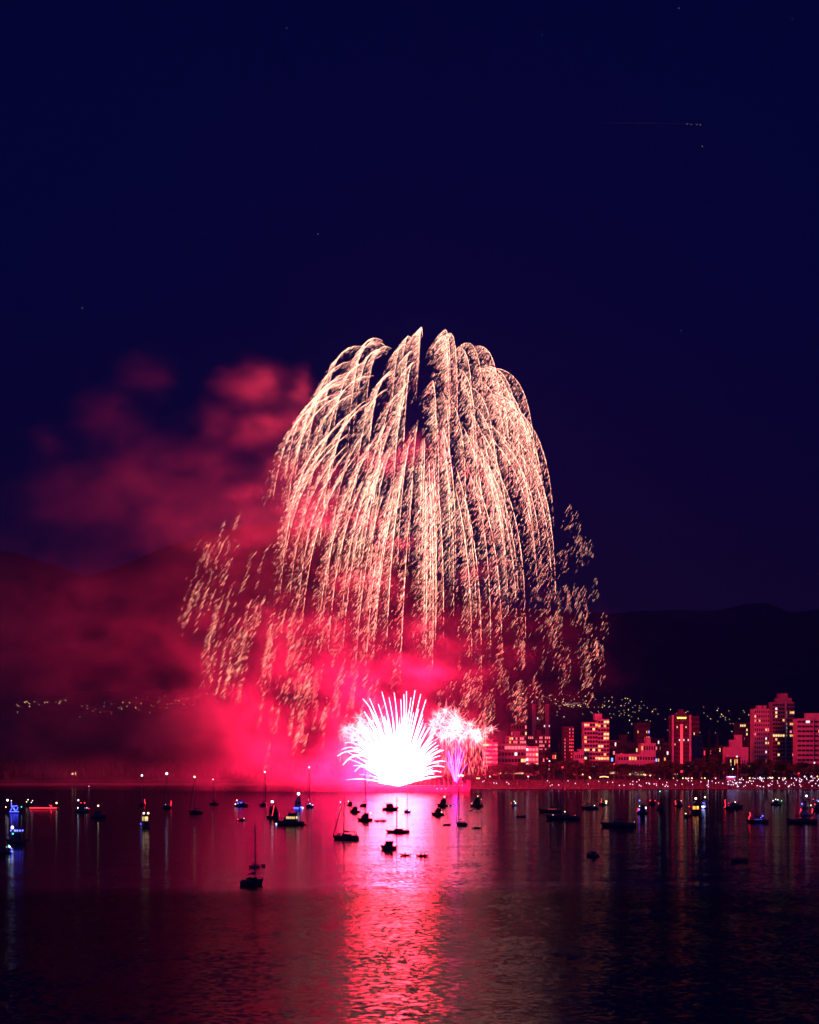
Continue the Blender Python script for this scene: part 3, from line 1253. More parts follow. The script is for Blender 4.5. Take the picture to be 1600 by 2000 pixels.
building('apartment_block', 'bright red lit block with pale horizontal balcony stripes right of the crackle', 943, 972, 1451, 1880, 8, 5, M_wall,
         win=(.94, .52), glass=M_shine, rot=-5.5, lit='g0,0 g0,1 p0,2 p0,4 p1,4 p3,1 p3,2 p4,1 p4,2 p2,1', roofs=[(955, 962, 1446, 1451)], balcony=True)  # pink panes: mirrored firework glare put in as glow
building('terrace_building', 'terraced low building with rows of lit windows under a dark tower', 973, 1030, 1454, 1930, 5, 9, M_wall_mid,
         lit='p0,2 p0,3 p0,4 p0,5 p0,6 p0,7 p0,8 h1,5 g2,7 g2,8 w3,0 p4,2 g4,3 g4,4 g4,5 p4,6 g4,7 w4,0', win=(.8, .5), lit_seed=4, lit_share=.06)
building('penthouse_block', 'upper set-back storey with gold and pink windows above the terraced building', 990, 1028, 1439, 1965, 2, 9, M_wall_mid,
         lit='w0,1 g0,2 p0,4 p0,6 p0,7 p1,3 p1,4 p1,6 p1,7 p1,8 w1,1', win=(.7, .6), roofs=[(1004, 1017, 1429, 1439)], ybot=1453)
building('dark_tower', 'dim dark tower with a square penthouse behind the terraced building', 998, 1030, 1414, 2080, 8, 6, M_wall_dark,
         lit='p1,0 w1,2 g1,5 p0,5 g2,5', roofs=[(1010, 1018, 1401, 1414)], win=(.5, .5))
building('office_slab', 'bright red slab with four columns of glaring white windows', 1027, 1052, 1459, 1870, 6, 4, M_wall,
         win=(.66, .52), glass=M_shine, rot=-6.0, lit='h0,0 p0,2 p0,3 p1,0 p1,1 g1,3 p1,2 h2,0 p2,3 h3,0 p3,1 g3,3 p3,2 p2,1 p2,2 p0,1')  # pink and white panes glow in place of firework glare on the glass
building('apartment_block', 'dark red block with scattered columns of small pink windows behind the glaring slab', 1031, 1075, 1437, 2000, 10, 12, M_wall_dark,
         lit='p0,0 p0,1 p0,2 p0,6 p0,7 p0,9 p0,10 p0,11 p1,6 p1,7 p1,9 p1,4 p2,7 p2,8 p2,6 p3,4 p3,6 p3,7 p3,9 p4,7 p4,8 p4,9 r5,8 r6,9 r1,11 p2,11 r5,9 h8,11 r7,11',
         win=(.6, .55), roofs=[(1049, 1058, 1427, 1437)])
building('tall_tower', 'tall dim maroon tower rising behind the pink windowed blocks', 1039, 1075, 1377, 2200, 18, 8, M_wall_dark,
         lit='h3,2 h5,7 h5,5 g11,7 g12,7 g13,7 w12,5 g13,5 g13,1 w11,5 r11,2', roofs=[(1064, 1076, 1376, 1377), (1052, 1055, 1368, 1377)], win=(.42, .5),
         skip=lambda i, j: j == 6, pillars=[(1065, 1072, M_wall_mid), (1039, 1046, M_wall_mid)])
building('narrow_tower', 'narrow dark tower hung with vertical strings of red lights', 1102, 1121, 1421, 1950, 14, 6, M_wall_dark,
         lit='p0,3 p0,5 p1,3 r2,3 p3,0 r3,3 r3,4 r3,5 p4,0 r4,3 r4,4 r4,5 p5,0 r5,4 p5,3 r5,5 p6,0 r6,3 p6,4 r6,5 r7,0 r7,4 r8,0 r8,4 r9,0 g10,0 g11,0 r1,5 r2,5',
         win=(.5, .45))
building('grid_tower', 'red lit apartment tower with a grid of dark windows, a dozen of them gold', 1141, 1168, 1412, 1900, 13, 5, M_wall,
         lit='g0,0 w0,1 g1,3 w3,0 w4,0 g6,0 w6,1 g8,0 g6,3 w8,4 h10,3 w0,4', win=(.82, .55), roofs=[(1163, 1177, 1395, 1406)], rot=3)
building('tower_wing', 'right half of the red grid tower, a floor higher, with gold corner windows', 1168, 1190, 1406, 1899, 14, 4, M_wall,
         lit='g0,2 g0,3 w1,2 w1,0 g3,2 g3,3 g4,2 w4,3 g6,0 g6,1 w7,0 g9,0 g9,1 w9,2 w9,3 w8,2 h12,2', win=(.8, .55), rot=3)
building('annex_building', 'low red annex stepping down left of the grid tower', 1123, 1141, 1470, 1885, 3, 5, M_wall, win=(.5, .45), depth=14,
         roofs=[(1132, 1141, 1464, 1470)])
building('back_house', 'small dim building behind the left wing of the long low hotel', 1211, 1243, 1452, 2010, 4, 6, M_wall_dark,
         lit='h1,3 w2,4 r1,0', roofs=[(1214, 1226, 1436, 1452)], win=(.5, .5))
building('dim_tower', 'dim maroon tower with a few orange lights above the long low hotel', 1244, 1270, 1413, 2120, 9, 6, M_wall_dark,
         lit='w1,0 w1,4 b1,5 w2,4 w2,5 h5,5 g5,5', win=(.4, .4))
building('long_hotel', 'long low bright red hotel with punched dark windows and a gold lit bottom row', 1207, 1281, 1474, 1870, 3, 14, M_wall,
         lit='g0,4 w0,5 w0,6 g2,4 g2,5 h2,6 g2,7 g2,8 g2,9', win=(.62, .42), rot=3, skip=lambda i, j: i == 2 and (j < 4 or j > 9))
building('hotel_block', 'taller red right block of the long low hotel with a roof turret', 1252, 1281, 1453, 1895, 4, 6, M_wall,
         lit='b2,1 w0,0', win=(.5, .5), roofs=[(1263, 1272, 1441, 1453)], rot=3)
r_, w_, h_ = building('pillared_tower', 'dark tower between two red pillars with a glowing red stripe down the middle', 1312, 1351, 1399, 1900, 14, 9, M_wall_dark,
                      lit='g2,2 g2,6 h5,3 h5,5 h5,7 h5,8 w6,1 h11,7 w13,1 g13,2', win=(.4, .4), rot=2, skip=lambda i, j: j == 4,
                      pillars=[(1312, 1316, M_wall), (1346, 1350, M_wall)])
q = MB()
q.box(-1.3, -.1 + 1.2, -.5, -.16, 4, h_ - 7.5)
q.build('light_stripe', W_redl, r_)
q = MB()
q.box(-5.5, 5.5, 2, 9, h_ + .9, h_ + 3.2, 1.0, 1.0)
q.box(-3.0, 3.0, 3, 8, h_ + 3.203, h_ + 6.4, 1.2, 1.2)
q.build('roof_house', M_wall_dark, r_)
q = MB()
for k in range(7):
    q.box(-4.2 + k * 1.25, -3.4 + k * 1.25, -.4, -.2, h_ - 2.2, h_ - .8)
q.build('crown_light', glow('crown_lamp', (1.0, .62, .10), 3.2), r_)
building('side_wing', 'dim red wing with a column of small windows right of the pillared tower', 1351, 1373, 1437, 1930, 7, 4, M_wall_mid,
         lit='w5,2 w5,1', win=(.5, .42), skip=lambda i, j: j == 1)
building('back_tower', 'dark tower with a few gold windows behind the dim red wing', 1350, 1366, 1400, 2050, 12, 4, M_wall_dark,
         lit='g3,1 g4,1 w4,3 g7,0 g7,1', win=(.4, .5))
building('crenellated_block', 'bright red block with one row of dark window notches and stepped roof boxes', 1419, 1462, 1461, 1880, 3, 9, M_wall,
         win=(.42, .45), skip=lambda i, j: i != 1, roofs=[(1430, 1440, 1446, 1461), (1440, 1451, 1436, 1461)], rot=3, lit='')
building('dark_block', 'dark block with two columns of gold lights left of the slim red tower', 1441, 1473, 1413, 2050, 12, 8, M_wall_dark,
         lit='g0,1 g0,2 g0,3 g1,4 g2,4 p3,3 g3,4 g4,4 g5,4 w1,6 h2,6 h2,7 g3,6 w4,6 g4,7 g5,6 h3,7', win=(.6, .5))
building('slim_tower', 'slim red tower with rounded dark windows and a white lit corner', 1473, 1503, 1386, 1930, 15, 7, M_wall,
         lit='g1,0 p2,0 g4,5 p4,6 p5,0 g7,5 w7,6 h9,5 w11,5 p12,0 w2,2 h6,5', win=(.5, .5), roofs=[(1483, 1490, 1379, 1386), (1492, 1498, 1379, 1386)],
         rot=3, balcony=False)
building('stepped_tower', 'tallest tower, dark with a stepped red crown and two bright gold floors', 1509, 1552, 1373, 1990, 19, 9, M_wall_mid,
         lit='h1,1 g2,1 g3,1 g2,5 w2,7 g2,8 w3,5 w4,4 g5,5 g5,8 w5,7 h6,5 w7,5 p7,7 g8,0 g8,1 g8,2 w8,3 g8,4 w8,5 w8,7 w8,8 w10,2 g13,2 p13,8 '
             'g17,0 g17,1 g17,2 g17,3 w17,4 g17,5 g17,7 g17,8 w9,1', win=(.74, .55), roofs=[(1519, 1548, 1364, 1373), (1524, 1540, 1355, 1364)], rot=3,
         pillars=[(1533, 1536, M_wall)])
building('banded_hotel', 'wide bright red hotel with long dark window bands at the edge of the picture', 1557, 1640, 1405, 1900, 12, 10, M_wall,
         lit='g5,6 g5,7 g5,8 g11,6 w11,7 w2,6 g2,5 w4,7 h0,2', win=(.90, .42), rot=3, roofs=[(1578, 1606, 1394, 1405)],
         pillars=[(1588, 1589, M_wall)])
building('corner_building', 'small building with a white lit sign right of the grid tower', 1190, 1205, 1464, 1930, 4, 4, M_wall_dark,
         lit='g3,0 g3,1 g3,2 g3,3 b1,1 p0,2 w2,2', win=(.9, .5))
building('low_house', 'low dark house with gold windows under the crenellated block', 1421, 1446, 1480, 1830, 2, 6, M_wall_dark, lit='g0,1 w0,3 w0,4', win=(.45, .7), depth=9)

CLUTTER = [
    (1056, 1068, 1466, 1960, 4, 3, 'p1,1 g3,2 h2,0', 'small dim house with three lit windows right of the glaring slab'),
    (1078, 1100, 1471, 1985, 3, 5, 'w0,1 g1,3 w2,4 g2,0', 'low dark house in the gap left of the narrow dark tower'),
    (1191, 1209, 1447, 2060, 5, 4, 'h0,2 b2,1 p2,2 w3,3 g4,1', 'narrow dark house just right of the grid tower'),
    (1226, 1246, 1458, 1990, 4, 5, 'h1,2 h2,3 w3,4 g0,4', 'dim mid-rise directly behind the long low hotel roof'),
    (1280, 1297, 1444, 2070, 6, 4, 'h0,1 g1,2 g2,3 w3,1 b3,0 g4,2 w4,3', 'dark house with many gold windows right of the hotel block'),
    (1296, 1312, 1452, 2040, 5, 3, 'h1,1 h1,2 w2,0 g3,2', 'dark house with a white lit window left of the pillared tower'),
    (1374, 1398, 1462, 2030, 3, 6, 'w1,3 g2,1', 'low dark house behind the pointed conifers'),
    (1400, 1420, 1458, 2080, 4, 5, 'g0,1 w1,3 g2,4 w3,0', 'low dark house left of the crenellated block'),
    (1462, 1474, 1440, 2000, 6, 3, 'p0,1 g2,2 w4,0 p5,1', 'narrow dark house hugging the slim red tower'),
    (1503, 1509, 1425, 2080, 9, 2, 'h0,1 w3,0 h5,1 p7,0 h8,1', 'dark sliver of a building between the slim and the stepped towers'),
    (1552, 1558, 1412, 2090, 10, 2, 'w4,1 g7,0', 'dark sliver of a building between the stepped tower and the banded hotel')]
for a_, b_, yt_, d_, ro_, co_, li_, lab_ in CLUTTER:
    building('town_house', lab_, a_, b_, yt_, d_, ro_, co_, M_wall_dark, lit=li_, win=(.55, .5), lit_seed=int(a_), lit_share=.10, kinds='wgpr')
rt = random.Random(17)
for k in range(38):
    px = 930 + 18.2 * k + rt.uniform(-6, 6)
    if 1326 < px < 1336:
        continue
    tree(px, rt.uniform(1487, 1501), rt.uniform(30, 40), rt.uniform(1808, 1834), 'dark bushy tree in the back row of trees behind the beach')

# ------------------------------------------------------------------ beach: crowd, lamps, kiosk
def make_crowd():
    r = np.random.default_rng(8)
    VV, QQ, b = [], [], 0
    for _ in range(5200):
        px = 905 + 730 * r.random() ** .8
        u = 4 + 66 * r.random() ** .9
        x = (px - 800) / F * 1740
        y = shore(x) + u
        z = land_z(x, y)
        h = r.uniform(.9, 1.85)
        a = r.uniform(0, PI)
        w = .3 * r.uniform(.8, 1.3)
        c, s = math.cos(a), math.sin(a)
        for zz, k in ((0, .8), (h * .55, 1.0), (h * .8, .95), (h * .84, .4), (h, .4)):
            for i in range(4):
                t = PI / 2 * i + .78
                X, Y = w * k * math.cos(t), w * k * .7 * math.sin(t)
                VV.append((x + X * c - Y * s, y + X * s + Y * c, z + zz))
        for j in range(4):
            for i in range(4):
                QQ.append((b + j * 4 + i, b + j * 4 + (i + 1) % 4, b + j * 4 + 4 + (i + 1) % 4, b + j * 4 + 4 + i))
        QQ.append((b + 16, b + 17, b + 18, b + 19))
        b += 20
    o = link('crowd', quad_mesh('crowd', VV, QQ, mat('clothing', (.10, .08, .08), .9, 0, .85, .6)))
    tag(o, 'dense crowd of spectators covering the red lit beach', None, None, 'stuff')


make_crowd()


def phone_lights():
    r = random.Random(6)
    spots = [(943, 1527), (946, 1525), (965, 1529), (970, 1530), (990, 1528), (994, 1531), (1070, 1525), (1074, 1528), (1075, 1535), (1079, 1533), (1092, 1533),
             (1110, 1525), (1124, 1530), (1149, 1531), (1169, 1526), (1186, 1528), (1196, 1528), (1209, 1534), (1218, 1534), (1235, 1532), (1243, 1527), (1251, 1535),
             (1262, 1529), (1277, 1531), (1281, 1531), (1288, 1521), (1294, 1532), (1304, 1536), (1302, 1528)]
    for _ in range(26):
        spots.append((r.uniform(1230, 1420), r.uniform(1520, 1537)))
    for _ in range(105):
        spots.append((1415 + 190 * r.random(), 1518 + 19 * r.random() ** 1.2))
    for px, py in spots:
        # the spot of the beach on that line of sight
        best = None
        for u in range(3, 90, 2):
            y0 = 1697 + u
            x = (px - 800) / F * y0
            y = shore(x) + u
            row = HZ + F * (CH - land_z(x, y) - 1.5) / y
            if best is None or abs(row - py) < best[0]:
                best = (abs(row - py), x, y)
        _, x, y = best
        o = link('phone_light', dot_mesh(L_phone, .40, 5, 3))
        o.location = (x, y, land_z(x, y) + 1.5)
        if px < 1060:
            tag(o, 'small white phone light at the water edge just right of the barge', 'light', 'phone lights near the barge')
        elif px < 1400:
            tag(o, 'small white phone light in the thinner crowd along the middle beach', 'light', 'phone lights on the middle beach')
        else:
            tag(o, 'small white phone light in the dense crowd at the right end of the beach', 'light', 'phone lights on the crowded right beach')


phone_lights()
M_pole = mat('galvanised_steel', (.30, .30, .31), .45, .7, .1, 2)


def street_lamp(px, py, d, m, label, h=None, r=.55, group='street lamps along the beach road'):
    p = at(px, py, d)
    z0 = land_z(p.x, d)
    root = thing('street_lamp', label, 'lamp', (p.x, d, z0), px, group)
    H = max(2.2, p.z - z0)
    q = MB()
    q.tube([(0, 0, -.3), (0, 0, H * .5), (0, 0, H - .1)], [.13, .10, .07], 6)
    q.tube([(0, 0, H - .12), (.5, 0, H + .12), (.9, 0, H + .12)], [.06, .05, .05], 5)
    q.build('pole', M_pole, root)
    MB().box(.5, 1.3, -.2, .2, H + .02, H + .16, .1, .05).build('lamp_housing', M_pole, root)
    o = link('lamp_glow', dot_mesh(m, r), root)
    o.location = (.9, 0, H - .25)


for px, py, m, lab in [
    (1139, 1512, L_warm, 'warm lamp by the tree below the grid tower annex'),
    (1151, 1517, L_warm, 'warm lamp left of the string of gold festoon bulbs'),
    (1154, 1519, L_warm, 'lower of two close warm lamps left of the festoon bulbs'),
    (1261, 1513, L_warm, 'left of two warm lamps before the long low hotel'),
    (1271, 1514, L_warm, 'right of two warm lamps before the long low hotel'),
    (1317, 1521, L_warm2, 'faint orange lamp below the pillared tower'),
    (1333, 1520, L_warm, 'left of a pair of orange lamps below the pillared tower'),
    (1338, 1520, L_warm, 'right of a pair of orange lamps below the pillared tower'),
    (1353, 1521, L_warm, 'orange lamp below the dim red wing'),
    (1372, 1521, L_warm2, 'faint lamp below the big tree left of the kiosk'),
    (1378, 1521, L_warm, 'warm lamp left of the pale tent by the kiosk'),
    (1463, 1519, L_warm, 'yellow lamp right of the blue lit kiosk'),
    (1483, 1518, L_white, 'bright lamp under the slim red tower'),
    (1502, 1518, L_warm, 'bright warm lamp between the slim tower and the stepped tower'),
    (1511, 1518, L_warm, 'bright warm lamp at the foot of the stepped tower'),
    (1522, 1519, L_warm, 'smaller warm lamp below the stepped tower'),
    (1535, 1521, L_warm, 'dim warm lamp under the right edge of the stepped tower'),
    (1570, 1516, L_white, 'white lamp below the left edge of the banded hotel'),
    (1583, 1516, L_white, 'white lamp in the cluster below the banded hotel'),
    (1598, 1516, L_warm, 'big warm lamp at the edge of the picture below the banded hotel'),
    (1589, 1489, L_white, 'tall white flood lamp in front of the banded hotel'),
    (1441, 1477, L_white, 'white lamp on the roof line by the three gold windows'),
    (955, 1516, L_warm, 'warm lamp under the striped red apartment block'),
    (935, 1521, L_warm, 'right of a pair of lamps beside the barge container'),
    (930, 1521, L_warm, 'left of a pair of lamps beside the barge container'),
    (1032, 1516, L_white, 'white flood lamp on the shore below the glaring slab'),
    (1073, 1486, L_white, 'tall pole with a white lamp in the park right of the glaring slab'),
    (1071, 1481, L_red, 'tall pole with a red lamp just above the white lamp in the park'),
    (1558, 1510, L_red, 'red signal lamp among the trees below the stepped tower'),
    (1199, 1491, L_red, 'red lamp between the grid tower and the long low hotel'),
]:
    street_lamp(px, py, 1776 if py > 1508 else 1784, m, lab, r=.6 if m in (L_white, L_warm) else .5)


def festoon():
    root = thing('light_string', 'short string of eight gold festoon bulbs at the back of the beach', 'lights', at(1180, 1519, 1772))
    q = MB()
    pts = [Vector(((k - 3.5) * 1.0 * 1.0, 0, .5 * math.cos((k - 3.5) / 2.4) + .5)) for k in range(8)]
    q.tube([(-4.2, 0, .2)] + [tuple(p + Vector((0, 0, .2))) for p in pts] + [(4.2, 0, .2)], .05, 4)
    for s in (-4.2, 4.2):
        q.tube([(s, 0, -2.2), (s, 0, .5)], .07, 5)
    q.build('cable', M_pole, root)
    for p in pts:
        o = link('bulb', dot_mesh(L_warm, .42), root)
        o.location = p


festoon()


def kiosk():
    p = at(1428, 1517, 1768)
    z0 = land_z(p.x, 1768)
    root = thing('beach_kiosk', 'flat roofed beach kiosk with a blue and white light strip under its roof', 'kiosk', (p.x, 1768, z0))
    H = max(2.4, p.z - z0)
    MB().box(-3.4, 3.4, 0, 4, -.3, H - .5).build('wall', M_wall, root)
    MB().box(-4.2, 4.2, -1, 4.6, H + .3, H + .7).build('roof', M_roof, root)
    MB().box(-3.8, 3.8, -.9, -.55, H - .35, H + .25).build('light_strip', glow('blue_strip', (.12, .2, 1.0), 3.5, True), root)
    MB().box(-2.2, 2.2, -.95, -.92, H - .2, H + .1).build('lit_sign', glow('white_strip', (.8, .85, 1.0), 4.0), root)
    q = MB()
    q.tube([(1.8, 2, H + .7), (1.8, 2, H + 6.4)], [.09, .05], 5)
    q.build('mast', M_pole, root)
    o = link('lamp_glow', dot_mesh(L_white, .45), root)
    o.location = (1.8, 2, H + 6.6)


kiosk()


def tent(px, w, label):
    p = at(px, 1521, 1770)
    z0 = land_z(p.x, 1770)
    root = thing('beach_tent', label, 'tent', (p.x, 1770, z0))
    q = MB()
    for sx in (-w / 2, w / 2):
        for sy in (0, 3):
            q.tube([(sx, sy, -.2), (sx, sy, 2.3)], .05, 5)
    q.build('frame', M_pole, root)
    c = MB()
    c.add([(-w / 2 - .2, -.2, 2.25), (w / 2 + .2, -.2, 2.25), (w / 2 + .2, 3.2, 2.25), (-w / 2 - .2, 3.2, 2.25), (0, 1.5, 3.5)],
          [(0, 1, 4), (1, 2, 4), (2, 3, 4), (3, 0, 4), (3, 2, 1, 0)])
    c.build('canopy', M_concrete, root)
    o = link('lantern', dot_mesh(glow('tent_lantern', (.9, .7, .75), 2.0), .5), root)
    o.location = (0, 1, 2.0)


tent(1398, 4.5, 'pale peaked tent with a lantern left of the blue lit kiosk')
tent(1345, 4.0, 'small peaked tent on the beach below the pillared tower')

# ------------------------------------------------------------------ the barge
M_rust = mat('barge_steel', (.16, .07, .06), .75, .2, .4, .2)
M_cont = mat('container_steel', (.13, .05, .05), .7, .2, .25, .5)


def make_barge():
    c, _ = on_water(812, 1546)
    root = thing('firework_barge', 'long dark flat barge carrying the fireworks', 'barge', (c.x, FW, 0))
    L = 208 * MPP / 2
    B = 9.0
    m = MB()
    m.add([(-L, -B, .2), (L, -B, .2), (L, B, .2), (-L, B, .2), (-L - 1, -B, 3.4), (L + 1, -B, 3.4), (L + 1, B, 3.4), (-L - 1, B, 3.4),
           (-L + 1, -B + .5, -1), (L - 1, -B + .5, -1), (L - 1, B - .5, -1), (-L + 1, B - .5, -1)],
          [(0, 1, 5, 4), (1, 2, 6, 5), (2, 3, 7, 6), (3, 0, 4, 7), (4, 5, 6, 7), (8, 9, 1, 0), (9, 10, 2, 1), (10, 11, 3, 2), (11, 8, 0, 3), (11, 10, 9, 8)])
    m.build('hull', M_rust, root)
    q = MB()
    for s in (-B + .2, B - .2):
        q.tube([(-L, s, 4.5), (L, s, 4.5)], .07, 5)
    q.build('rail', M_pole, root)
    for k in range(23):
        x = -L + 1.5 + k * (2 * L - 3) / 22
        MB().tube([(x, -B + .25, 3.4), (x, -B + .25, 8.2 + (k % 3) * .9)], [.14, .10], 5).build('post', M_pole, root)
    for k in range(40):
        x = -L + 4 + k * (2 * L - 24) / 39
        mm = MB()
        for j in range(3):
            mm.tube([(x + j * .35, -2 + (k % 5), 3.4), (x + j * .35 + .1 * (k % 3 - 1), -2 + (k % 5), 4.6)], .16, 6)
        mm.build('mortar_rack', M_cont, root)
    for k in range(3):
        o = link('deck_light', dot_mesh(L_white, .28), root)
        o.location = (L - 18 - k * 3.3, -B - .1, 2.3)
    # containers stacked at the right end
    e = thing('container_stack', 'dark container block standing on the right end of the barge', 'container', (c.x + L - 5.5, FW - 3, 3.404))
    z = 0.0
    for j, (x0, x1, h) in enumerate(((-7, -.1, 2.6), (.1, 6.5, 2.6), (3.6, 6.4, 5.0), (-6.9, -4.3, 4.4))):
        zz = 0 if j < 2 else 2.604
        b_ = MB().box(x0, x1, -1.3, 1.3, zz, zz + (h if j < 2 else h - 2.6))
        for k in range(int((x1 - x0) / .6)):
            b_.box(x0 + .2 + k * .6, x0 + .45 + k * .6, -1.37, -1.303, zz + .15, zz + (h if j < 2 else h - 2.6) - .15)
        b_.build('container', M_cont, e)
    for k, (x, mm) in enumerate(((-5.2, L_red), (-2.2, L_warm), (.3, L_warm))):
        o = link('deck_light', dot_mesh(mm, .26), e)
        o.location = (x, -1.6, 1.6)
    t = thing('light_tower', 'lattice light tower with a bright white head on the barge containers', 'lamp', (c.x + L - 6.5, FW - 3, 6.02))
    q = MB()
    for sx in (-.7, .7):
        for sy in (-.5, .5):
            q.tube([(sx, sy, 0), (sx * .7, sy * .7, 6)], .07, 5)
    for z in range(5):
        q.tube([(-.7, -.5, z * 1.2), (.7, -.5, z * 1.2 + 1.2)], .05, 4)
        q.tube([(.7, -.5, z * 1.2), (-.7, -.5, z * 1.2 + 1.2)], .05, 4)
    q.build('lattice', M_concrete, t)
    for k in range(3):
        o = link('flood_lamp', dot_mesh(glow('tower_flood', (1.0, .75, .6), 6.0), .55), t)
        o.location = (-1.4 + 1.5 * k, -.4, 6.3 + .2 * (k == 1))


make_barge()

# ------------------------------------------------------------------ boats
M_gel = mat('white_gelcoat', (.70, .69, .67), .35, 0, .06, .8)
M_navy = mat('navy_paint', (.03, .04, .09), .35, 0, .2, .8)
M_maroon = mat('maroon_paint', (.12, .02, .03), .4, 0, .2, .8)
M_teak = mat('teak', (.26, .16, .09), .7, 0, .3, 3)
M_alu = mat('mast_alloy', (.35, .35, .37), .4, .6, .1, 2)
M_canvas = mat('boat_canvas', (.08, .09, .14), .9, 0, .2, 2)
M_rope = mat('rigging_wire', (.12, .12, .13), .6, .4, .1, 2)
M_rubber = mat('grey_hypalon', (.17, .17, .18), .8, 0, .15, 2)
M_tint = mat('tinted_glazing', (.02, .02, .025), .15, 0, .2, 1)
M_motor = mat('outboard_cowl', (.04, .04, .045), .4, 0, .2, 3)
B_white = glow('boat_lamp_white', (.80, .80, 1.0), 2.6, True)
B_warm = glow('boat_lamp_warm', (1.0, .66, .38), 2.6, True)
B_blue = glow('boat_lamp_blue', (.06, .08, 1.0), 3.5, True)
B_red = glow('boat_lamp_red', (1.0, .02, .04), 2.5, True)
B_green = glow('boat_lamp_green', (.05, .9, .55), 2.5, True)
B_cabin = glow('cabin_lit', (1.0, .62, .22), 1.0, True)
B_orange = glow('cabin_orange', (1.0, .30, .04), 2.6, True)
B_cabinb = glow('cabin_blue', (.10, .09, .9), .8, True)
B_cabinr = glow('cabin_red', (1.0, .10, .16), .55, True)
LAMPS = {'w': B_white, 'y': B_warm, 'b': B_blue, 'r': B_red, 'g': B_green}


def hull_mb(L, Bm, fb, bow_rake=.09, stern=.82, sheer=.35, n=14):
    """bow towards +x, waterline at z=0"""
    m = MB()
    rows = []
    for i in range(n):
        t = i / (n - 1)
        x = -L / 2 + L * t
        b = Bm / 2 * (stern + (1 - stern) * min(1, t / .4)) * (1 - max(0, (t - .38) / .62) ** 2.3)
        b = max(b, .02)
        z = fb * (1 + sheer * t * t - .08 * math.sin(PI * t))
        k = -.35 * (1 - t ** 4)
        rk = bow_rake * L * max(0, t - .6) / .4
        rows.append([(x + rk, b, z), (x + rk * .5, b * .93, z * .35), (x, b * .62, k * .5), (x, 0, k),
                     (x, -b * .62, k * .5), (x + rk * .5, -b * .93, z * .35), (x + rk, -b, z), (x + rk * .97, -b * .9, z - .06), (x + rk * .97, b * .9, z - .06)])
    V = [p for r in rows for p in r]
    k = 9
    fs = []
    for i in range(n - 1):
        for j in range(k):
            fs.append((i * k + j, i * k + (j + 1) % k, (i + 1) * k + (j + 1) % k, (i + 1) * k + j))
    fs.append(tuple(range(k))[::-1])
    fs.append(tuple((n - 1) * k + j for j in range(k)))
    return m.add(V, fs)


def boat_root(name, label, cat, px, wy, theta, bow, group):
    p, d = on_water(px, wy)
    a = math.radians(theta)
    rz = a if bow > 0 else PI - a
    return thing(name, label, cat, p, rz, group), d


def span(w_px, d, theta, beam_ratio=.32):
    """true length of a boat that spans w_px when turned by theta"""
    a = math.radians(theta)
    return w_px / F * d / (abs(math.cos(a)) + beam_ratio * abs(math.sin(a)))


def lamps(root, spec, d):
    """spec: [(kind, x, y, z, radius)]"""
    for k, x, y, z, r in spec:
        o = link({'w': 'white_light', 'y': 'warm_light', 'b': 'blue_light', 'r': 'red_light', 'g': 'green_light'}[k], dot_mesh(LAMPS[k], r, 6, 4), root)
        o.location = (x, y, z)


def strip(root, name, pts, r, m):
    return MB().tube(pts, r, 5).build(name, m, root)


def house(root, name, x0, x1, w, z0, z1, m, rake_f=.3, rake_b=.1, win=None, wm=None):
    """cabin with raked ends and a band of windows"""
    q = MB()
    vs = [(x0, -w / 2, z0), (x1, -w / 2, z0), (x1, w / 2, z0), (x0, w / 2, z0),
          (x0 + rake_b, -w / 2 * .9, z1), (x1 - rake_f, -w / 2 * .88, z1), (x1 - rake_f, w / 2 * .88, z1), (x0 + rake_b, w / 2 * .9, z1)]
    q.add(vs, [(3, 2, 1, 0), (4, 5, 6, 7), (0, 1, 5, 4), (1, 2, 6, 5), (2, 3, 7, 6), (3, 0, 4, 7)])
    q.box(x0 + rake_b - .1, x1 - rake_f + .15, -w / 2 * .93, w / 2 * .93, z1 + .003, z1 + .09)
    c = q.build(name, m, root)
    if win:
        h = z1 - z0
        za, zb = z0 + h * .42, z0 + h * .85
        n = win
        for s in (-1, 1):
            b = MB()
            for k in range(n):
                xa = x0 + rake_b + .2 + (x1 - x0 - rake_f - rake_b - .4) * k / n
                xb = xa + (x1 - x0 - rake_f - rake_b - .4) / n * .78
                ya = s * (w / 2 * (1 - .1 * .42) + .025)
                yb = s * (w / 2 * (1 - .1 * .85) + .025)
                b.add([(xa, ya, za), (xb, ya, za), (xb, yb, zb), (xa, yb, zb), (xa, ya - s * .04, za), (xb, ya - s * .04, za), (xb, yb - s * .04, zb), (xa, yb - s * .04, zb)],
                      [(0, 1, 2, 3), (4, 5, 6, 7), (0, 1, 5, 4), (2, 3, 7, 6), (0, 3, 7, 4), (1, 2, 6, 5)])
            b.build('side_window', wm or M_tint, c)
        f = MB()
        xa, xb = x1 - rake_f * .42 + .02, x1 - rake_f * .85 + .02
        f.add([(xa, -w * .38, za), (xa, w * .38, za), (xb, w * .36, zb), (xb, -w * .36, zb), (xa - .05, -w * .38, za), (xa - .05, w * .38, za), (xb - .05, w * .36, zb), (xb - .05, -w * .36, zb)],
              [(0, 1, 2, 3), (4, 5, 6, 7), (0, 1, 5, 4), (2, 3, 7, 6), (0, 3, 7, 4), (1, 2, 6, 5)])
        f.build('windscreen', wm or M_tint, c)
        bk = MB()
        bk.box(x0 - .03 + rake_b * .5, x0 + .02 + rake_b * .5, -w * .32, w * .32, za, zb)
        bk.build('rear_window', wm or M_tint, c)
    return c


SAILS = 'sailing boats anchored in the bay'
MOTORS = 'motor boats anchored in the bay'
SMALL = 'small open boats on the bay'


